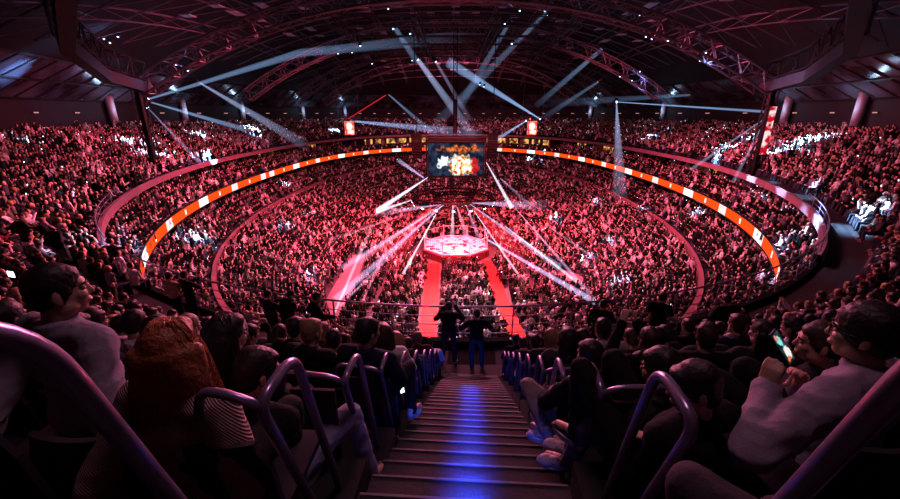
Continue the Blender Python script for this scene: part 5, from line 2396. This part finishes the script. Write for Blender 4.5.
# --- man with pale blue jeans on the left of the stairs
hero(at(258, 372, 2.02), fl7, -18, 'dark-haired man in black with pale blue jeans, hands clasped, left of the stairs', {'hair': HAIRC['dark'], 'jacket': COLORS['black'], 'trousers': (.42, .43, .60), 'eyebrow': HAIRC['dark'], 'shoe': (.2, .2, .2)},
     scale=1.02, lean=2, head=(-22, -10, 0), arms={1: (at(288, 442, 1.98), at(300, 421, 2.26)), -1: (at(232, 448, 2.05), at(284, 426, 2.3))},
     handpose={1: dict(d=(-.35, .75, .05), palm=(-.8, .2, -.4), curl=38), -1: dict(d=(.8, .45, .02), palm=(.3, -.2, -.8), curl=36)},
     legs={1: (at(350, 413, 2.50), at(372, 476, 2.72)), -1: (at(300, 436, 2.45), at(322, 486, 2.75))},
     build=lambda p, hp, inv: assemble(p, .0065, 'short', dict(seed=55.), hp, hair_kw=dict(fade=False, volume=1.03), shoe_kw={k: dict(toe=inv @ V3(.2, 1, -.1)) for k in (-1, 1)}))
# --- woman with long dark hair behind them
hero(at(227, 336, 2.25), fl7, -12, 'woman with long dark hair and dark top, face turned right, left of the stairs', {'hair': HAIRC['dark'], 'jacket': COLORS['charcoal'], 'trousers': COLORS['black'], 'eyebrow': HAIRC['dark'], 'shoe': COLORS['black']},
     scale=1.02, female=True, lean=-5, head=(-22, -3, 0), build=lambda p, hp, inv: assemble(p, .009, 'long', dict(seed=58.), hp, hair_kw=dict(length=.27, nstr=90, seed=9)))
# --- dark knee at the lower right: a person just below the lens
hero(Vector((1.12, .46, -.40)), -row_drop(9), 12, 'person in black cut off by the bottom right edge, only a dark raised knee showing', {'hair': HAIRC['dark'], 'jacket': COLORS['black'], 'trousers': (.075, .06, .075), 'eyebrow': HAIRC['dark'], 'shoe': COLORS['black']},
     scale=1.0, lean=-10, head=(0, -4, 0), arms={-1: (Vector((.98, .30, -.98)), Vector((1.05, .50, -1.12))), 1: (Vector((1.40, .25, -1.0)), Vector((1.3, .45, -1.15)))}, legs={-1: (at(692, 486, 1.22), at(676, 620, 1.36)), 1: (at(780, 520, 1.25), at(760, 640, 1.42))},
     build=lambda p, hp, inv: assemble(p, .0095, 'short', dict(seed=60.), hp))

# --- standing people on the walkway
def stand(px, py, yaw, label, cols, floorz=-6.0, scale=1.0, t=None, **kw):
    hh = 1.60 * scale
    v = (py - 249.5) / F
    tt = t or (-(floorz + hh)) / (SP + v * CP)
    tg = at(px, py, tt)
    kw.setdefault('build', lambda p, hp, inv: assemble(p, .0095, 'short', dict(seed=70. + px * .01, loose=.018), hp, face=False))
    loc = Vector((tg.x, tg.y, floorz))
    R = Matrix.Rotation(math.radians(yaw), 3, 'Z')
    arms = kw.pop('larms', None)
    legs = kw.pop('llegs', None)
    hp = kw.pop('lhand', None)
    bld = kw.pop('build')
    p = Person(False, arms={k: tuple(V3(*q) for q in a) for k, a in arms.items()} if arms else None, legs={k: tuple(V3(*q) for q in a) for k, a in legs.items()} if legs else None, **kw)
    off = R @ (V3(p.headc.x, p.headc.y, 0) * scale)
    return place(bld(p, hp, R.transposed()), loc - off, math.radians(yaw), label, cols, None, scale)


BK = {'hair': HAIRC['dark'], 'jacket': COLORS['black'], 'trousers': COLORS['black'], 'shoe': COLORS['black']}
PHH = {1: dict(d=V3(-.25, .3, .85), palm=V3(-.6, .5, 0), curl=38), -1: dict(d=V3(.3, .35, .8), palm=V3(.6, .5, 0), curl=38)}
stand(449, 306, -3, 'man in black standing at the foot of the stairs, filming, left of the pair', dict(BK, trousers=COLORS['charcoal']),
      larms={-1: ((-.34, .08, 1.20), (-.13, .33, 1.40)), 1: ((.34, .08, 1.22), (.14, .30, 1.47))}, lhand=PHH, llegs={-1: ((-.14, .02, .5), (-.17, 0, .08)), 1: ((.12, .03, .5), (.15, .02, .08))}, head=(0, -4, 0), scale=1.0)
stand(477, 313.5, 4, 'man in black top and blue jeans standing on the stairs, right of the pair', dict(BK, trousers=(.055, .065, .12), shoe=(.3, .28, .3)),
      larms={-1: ((-.36, .10, 1.16), (-.12, .33, 1.18)), 1: ((.36, .10, 1.16), (.12, .33, 1.20))}, lhand=PHH, llegs={-1: ((-.11, .02, .5), (-.10, -.08, .08)), 1: ((.14, .06, .5), (.17, .05, .10))}, head=(2, -6, 0), scale=.98)
stand(268, 294, -28, 'leftmost of three dark standing figures left of the stairs, arms held in front', BK, scale=1.0, larms={-1: ((-.29, .12, 1.14), (-.05, .33, 1.28)), 1: ((.29, .12, 1.14), (.07, .33, 1.28))}, lhand=PHH, head=(-6, -8, 0))
stand(291, 293.5, -40, 'middle one of three dark standing figures left of the stairs, striding to the right', BK, scale=1.0, lean=14, side=4, head=(0, -2, 0),
      llegs={-1: ((-.1, -.16, .50), (-.1, -.48, .12)), 1: ((.1, .22, .52), (.11, .20, .08))})
stand(317, 296.5, -62, 'rightmost of three dark standing figures left of the stairs, arm stretched to the right', dict(BK, trousers=COLORS['navy']), scale=1.03, lean=6, head=(10, -2, 0),
      larms={1: ((.30, .12, 1.20), (.26, .40, 1.10)), -1: ((-.30, -.1, 1.16), (-.24, .10, .98))}, llegs={-1: ((-.1, -.08, .5), (-.1, -.26, .1)), 1: ((.1, .16, .5), (.1, .18, .08))})
stand(604, 304, -30, 'dark figure standing right of the stairs, facing right, nearest the stairs', BK, scale=1.0, head=(-20, -4, 0), larms={1: ((.27, .10, 1.14), (.16, .33, 1.05)), -1: ((-.27, 0, 1.12), (-.2, .2, .95))})
stand(663, 297, -38, 'tall dark figure in profile standing right of the stairs, second from the stairs', BK, scale=1.03, head=(-24, -6, 0), larms={1: ((.24, .14, 1.14), (.10, .36, 1.10)), -1: ((-.26, .08, 1.13), (-.08, .30, 1.08))})
stand(727, 299, 10, 'broad dark hooded figure standing at the railing, third right of the stairs', BK, scale=1.0, shoulder=1.2, lean=8, head=(0, -20, 0),
      larms={1: ((.36, .12, 1.15), (.16, .33, 1.22)), -1: ((-.36, .12, 1.15), (-.14, .33, 1.22))}, lhand=PHH,
      build=lambda p, hp, inv: assemble(p, .0095, 'short', dict(seed=81., loose=.05, hood=True), hp, face=False, hair_kw=dict(fade=False, volume=1.12)))
stand(172, 287, -20, 'person in a pale coat standing by the left railing', dict(BK, jacket=COLORS['beige']), t=11.6, larms={1: ((.25, .16, 1.22), (.06, .34, 1.40)), -1: ((-.25, .16, 1.2), (-.06, .33, 1.38))}, lhand=PHH)
stand(188, 290, -24, 'person in black standing beside the pale coat at the left railing', BK, t=11.7, larms={1: ((.25, .16, 1.2), (.06, .34, 1.36)), -1: ((-.25, .16, 1.2), (-.06, .33, 1.34))}, lhand=PHH)

# --- a phone glowing in a lap left of the stairs
g5 = [s for s in SEATS if s['near'] and s['row'] == 5 and s['side'] < 0 and s['k'] == 0][0]
e = empty('phone', at(402, 385, 4.05))
tag(e, 'phone glowing white in a lap, left of the stairs half way down', 'phone')
e.rotation_euler = (math.radians(42), math.radians(-8), math.radians(24))
mb = MB()
mb.box((0, 0, -.006), (.085, .165, .010))
mb.build('case', M['black'], e)
mb = MB()
mb.add([(-.038, -.075, .0005), (.038, -.075, .0005), (.038, .075, .0005), (-.038, .075, .0005)], [(0, 1, 2, 3)])
mb.build('screen', M['phoneglow'], e)
# ------------------------------------------------------------------ camera
cam = bpy.data.cameras.new('camera')
cam.sensor_fit = 'HORIZONTAL'
cam.sensor_width = 36
cam.lens = 36 * F / 900
cam.clip_start = 0.02
cam.clip_end = 500
co = bpy.data.objects.new('camera', cam)
COL.objects.link(co)
co.location = (0, 0, 0)
co.rotation_euler = (PI / 2 - PITCH, 0, 0)
scene.camera = co

# ------------------------------------------------------------------ light
w = bpy.data.worlds.new('world')
scene.world = w
w.use_nodes = True
w.node_tree.nodes['Background'].inputs[0].default_value = (0.28, 0.12, 0.24, 1)
w.node_tree.nodes['Background'].inputs[1].default_value = 0.012


def area(name, loc, aim, size, energy, color, spread=180, sy=None):
    L = bpy.data.lights.new(name, 'AREA')
    L.shape = 'RECTANGLE' if sy else 'DISK'
    L.size = size
    if sy:
        L.size_y = sy
    L.energy = energy
    L.color = color
    L.spread = math.radians(spread)
    o = bpy.data.objects.new(name, L)
    COL.objects.link(o)
    o.location = loc
    o.rotation_euler = (Vector(aim) - Vector(loc)).to_track_quat('-Z', 'Y').to_euler()
    return o


def spot(name, loc, aim, deg, energy, color, blend=.35, r=.1):
    L = bpy.data.lights.new(name, 'SPOT')
    L.spot_size = math.radians(deg)
    L.spot_blend = blend
    L.energy = energy
    L.color = color
    L.shadow_soft_size = r
    o = bpy.data.objects.new(name, L)
    COL.objects.link(o)
    o.location = loc
    o.rotation_euler = (Vector(aim) - Vector(loc)).to_track_quat('-Z', 'Y').to_euler()
    return o


# red and rose wash over the bowl
area('wash_centre', (0.6, 43, 3.5), (0.6, 48, -17), 8, 12000, (1.0, .07, .09), 110)
area('wash_behind', (0.6, 66, 3.5), (0.6, 64, -17), 8, 7000, (1.0, .07, .10), 110)
area('white_mid', (0.6, 40, 2), (0.8, 33, -17), 4, 1700, (.95, .8, 1.0), 50)
area('wash_rose', (0.6, 40, 4.5), (0.6, 46, -17), 12, 9000, (1.0, .19, .32), 120)
area('wash_left', (-10, 58, 5), (-25, 58, -11), 10, 5500, (1.0, .12, .20), 150)
area('wash_right', (11, 58, 5), (26, 58, -11), 10, 5500, (1.0, .12, .20), 150)
area('wash_far', (0.6, 78, 4), (0.6, 108, -9), 10, 6000, (1.0, .16, .26), 150)
area('wash_lower_left', (-8, 34, 3), (-22, 40, -14), 8, 3200, (1.0, .24, .38), 120)
area('wash_lower_right', (9, 34, 3), (23, 40, -14), 8, 3200, (1.0, .24, .38), 120)
# top tiers
area('top_left', (-16, 48, 7), (-38, 44, -3), 8, 1150, (1.0, .13, .24), 95)
area('top_right', (17, 48, 7), (39, 44, -3), 8, 1150, (1.0, .13, .24), 95)
area('top_far', (0.6, 95, 8), (0.6, 128, -3), 14, 1800, (1.0, .22, .40), 110)
# up light on the roof
area('roof_up', (0.6, 60, -3), (0.6, 60, 15), 26, 85, (1.0, .40, .70), 170)
# lights added for near stand and side blocks; near_front stands for bowl spill
area('near_front', (0.6, 27, 3.2), (0.6, 3, -3), 9, 1300, (1.0, .28, .46), 100)
area('block_left', (-6, 30, 6), (-17, 14, -5), 6, 3200, (1.0, .2, .32), 100)
area('block_right', (7, 30, 6), (21, 15, -4), 6, 1500, (1.0, .2, .32), 100)
area('aisle_fill', (0.25, 2.4, 2.8), (0.1, 1.9, -1.5), 1.2, 22, (1.0, .52, .70), 150)  # added fill above the stairs to brighten the nearest people
area('near_top', (0.3, 6.5, 7.5), (0.3, 4, -3), 6, 20, (.74, .5, 1.0), 160)  # added weak violet light overhead for the purple gleam on the rails
# red lanes
spot('lane_left', (-1.9, 44, -1), (-1.9, 36, -17.4), 44, 2600, (1, .03, .02), .5)
spot('lane_right', (6, 44, -1), (5.4, 38, -17.4), 44, 1800, (1, .06, .06), .5)
# pools
spot('cage_light', (0.7, 50, -6.5), (0.7, 50.2, -16), 60, 5200, (1, .86, .9), .3)
for i, (x, y, d) in enumerate(((350, 293, 17.4), (347, 317, 17.4), (345, 322, 17.4), (360, 235, 15), (571, 280, 17.4), (330, 214, 16), (610, 215, 14))):
    p = at_drop(x, y, d)
    spot('floor_pool', p + V3(3 if x < 450 else -3, 4, 12), p, 7, 6500, (.92, .92, 1.0), .3)
# blue white patches in the stands: (pixel, drop, cone, energy)
PATCH = [(203, 163, 5.2, 5.5, 9000), (113, 133, 2.6, 5, 8000), (130, 148, 3.6, 5, 8000), (147, 160, 4.6, 5, 7000), (188, 128, 2.6, 4.5, 8000), (196, 139, 3.6, 4.5, 7000), (249, 132, 3.2, 4.5, 9000), (253, 140, 3.8, 4, 8000),
         (333, 133, 3.2, 4, 10000), (590, 108, 1.4, 4, 7000), (690, 124, 2.0, 4, 9000), (672, 133, 3.0, 4, 9000), (653, 141, 4.0, 4, 9000), (790, 129, 2.0, 4, 6000), (755, 143, 3.2, 4, 7000), (730, 154, 4.2, 4, 7000), (715, 163, 5.0, 4, 7000),
         (850, 134, 2.0, 5, 6000), (820, 147, 3.0, 5, 6500), (790, 158, 4.0, 5, 6500), (868, 226, 4.6, 7, 1800), (842, 228, 5.0, 7, 1800), (795, 195, 5.5, 6, 2500), (778, 202, 6, 5, 2500), (803, 248, 8.6, 7, 1800), (775, 262, 9.5, 6, 1800),
         (190, 240, 12, 5, 4000), (205, 245, 12, 5, 4000), (285, 187, 12, 4, 6000), (286, 230, 14, 4, 5000), (309, 218, 14, 4, 5000), (312, 282, 16.5, 4, 4500), (105, 258, 8.4, 7, 1500), (122, 252, 8.8, 6, 1500),
         (700, 217, 12.5, 4, 5000), (597, 205, 13, 4, 7000), (610, 245, 15, 4, 5000), (588, 262, 16, 4, 5000), (620, 285, 17, 4, 4500), (555, 222, 15.5, 4, 7000), (530, 160, 11, 4, 8000), (540, 152, 10.5, 4, 8000), (640, 207, 13, 3, 5000), (806, 276, 6, 9, 160), (820, 262, 6, 9, 160), (9, 147, 4, 4, 1500), (60, 205, 4.5, 2, 1200)]
bpy.context.view_layer.update()
TIERS = [bpy.data.objects[n] for n in ('upper_tier', 'club_tier', 'lower_tier', 'floor', 'near_tier')]


def hit_tier(x, y):
    d = at(x, y, 1.0).normalized()
    best = None
    for o in TIERS:
        ok, loc, nor, idx = o.ray_cast(Vector((0, 0, 0)), d)
        if ok and (best is None or loc.length < best.length):
            best = loc.copy()
    return best


for ip, (x, y, d, deg, en) in enumerate(PATCH):
    en *= 2.0 if ip < 22 else 1.0
    p = hit_tier(x, y)
    if p is None:
        continue
    p = p * .985 + V3(0, 0, .35)
    src = Vector((CX + (p.x - CX) * .5, p.y + (60 - p.y) * .3, 5.0))
    dist = (p - src).length
    spot('crowd_spot', src, p, deg * 1.7, en * (dist / 25) ** 2 * 60, (.36, .63, 1.0), .8)
# blue fill lights added to tint the round columns and steel near the lamp clusters
for o in list(COL.objects):
    if o.name.startswith('drum_column'):
        L = bpy.data.lights.new('column_fill', 'POINT')
        L.energy = 140
        L.color = (.45, .7, 1.0)
        L.shadow_soft_size = .2
        lo = bpy.data.objects.new('column_fill', L)
        COL.objects.link(lo)
        dv = (Vector((CX, 62, 0)) - Vector((o.location.x, o.location.y, 0))).normalized()
        lo.location = o.location + dv * 2.0 + Vector((0, 0, .8))
for (x, y, t, en) in ((394, 14, 41, 120), (408, 32, 42, 90), (518, 13, 41, 120), (546, 12, 41, 120), (642, 16, 41, 120), (702, 57, 41, 100), (726, 64, 41, 90), (182, 67, 42, 110), (110, 40, 36, 90), (640, 74, 60, 160), (590, 106, 66, 160), (482, 84, 57, 90), (334, 52, 56, 90), (260, 106, 66, 160), (280, 112, 70, 160)):
    L = bpy.data.lights.new('steel_fill', 'POINT')  # added point light without a fixture, turns the steel bluish
    L.energy = en * 1.0
    L.color = (.25, .45, 1.0)
    L.shadow_soft_size = .15
    lo = bpy.data.objects.new('steel_fill', L)
    COL.objects.link(lo)
    lo.location = at(x, y + 4, t) - V3(0, 1.0, .9)
# blue light on the leaning glazing
for (x, y, t, en) in ((12, 68, 38, 260), (40, 72, 38, 140), (112, 40, 40, 200), (190, 92, 50, 160), (672, 88, 40, 160), (690, 78, 40, 160), (826, 92, 38, 160), (870, 98, 38, 120)):
    p = at(x, y, t)
    src = p + (Vector((CX, 60, 2)) - p).normalized() * 5
    spot('glazing_spot', src, p, 40, en * 22, (.25, .5, 1.0), .8)

vs = scene.view_settings
vs.view_transform = 'Standard'
vs.look = 'None'
vs.exposure = 0.32
vs.gamma = 0.84
cy = scene.cycles
cy.max_bounces = 5
cy.diffuse_bounces = 2
cy.glossy_bounces = 2
cy.transmission_bounces = 2
cy.volume_bounces = 0
cy.transparent_max_bounces = 48
cy.caustics_reflective = False
cy.caustics_refractive = False
cy.use_denoising = True
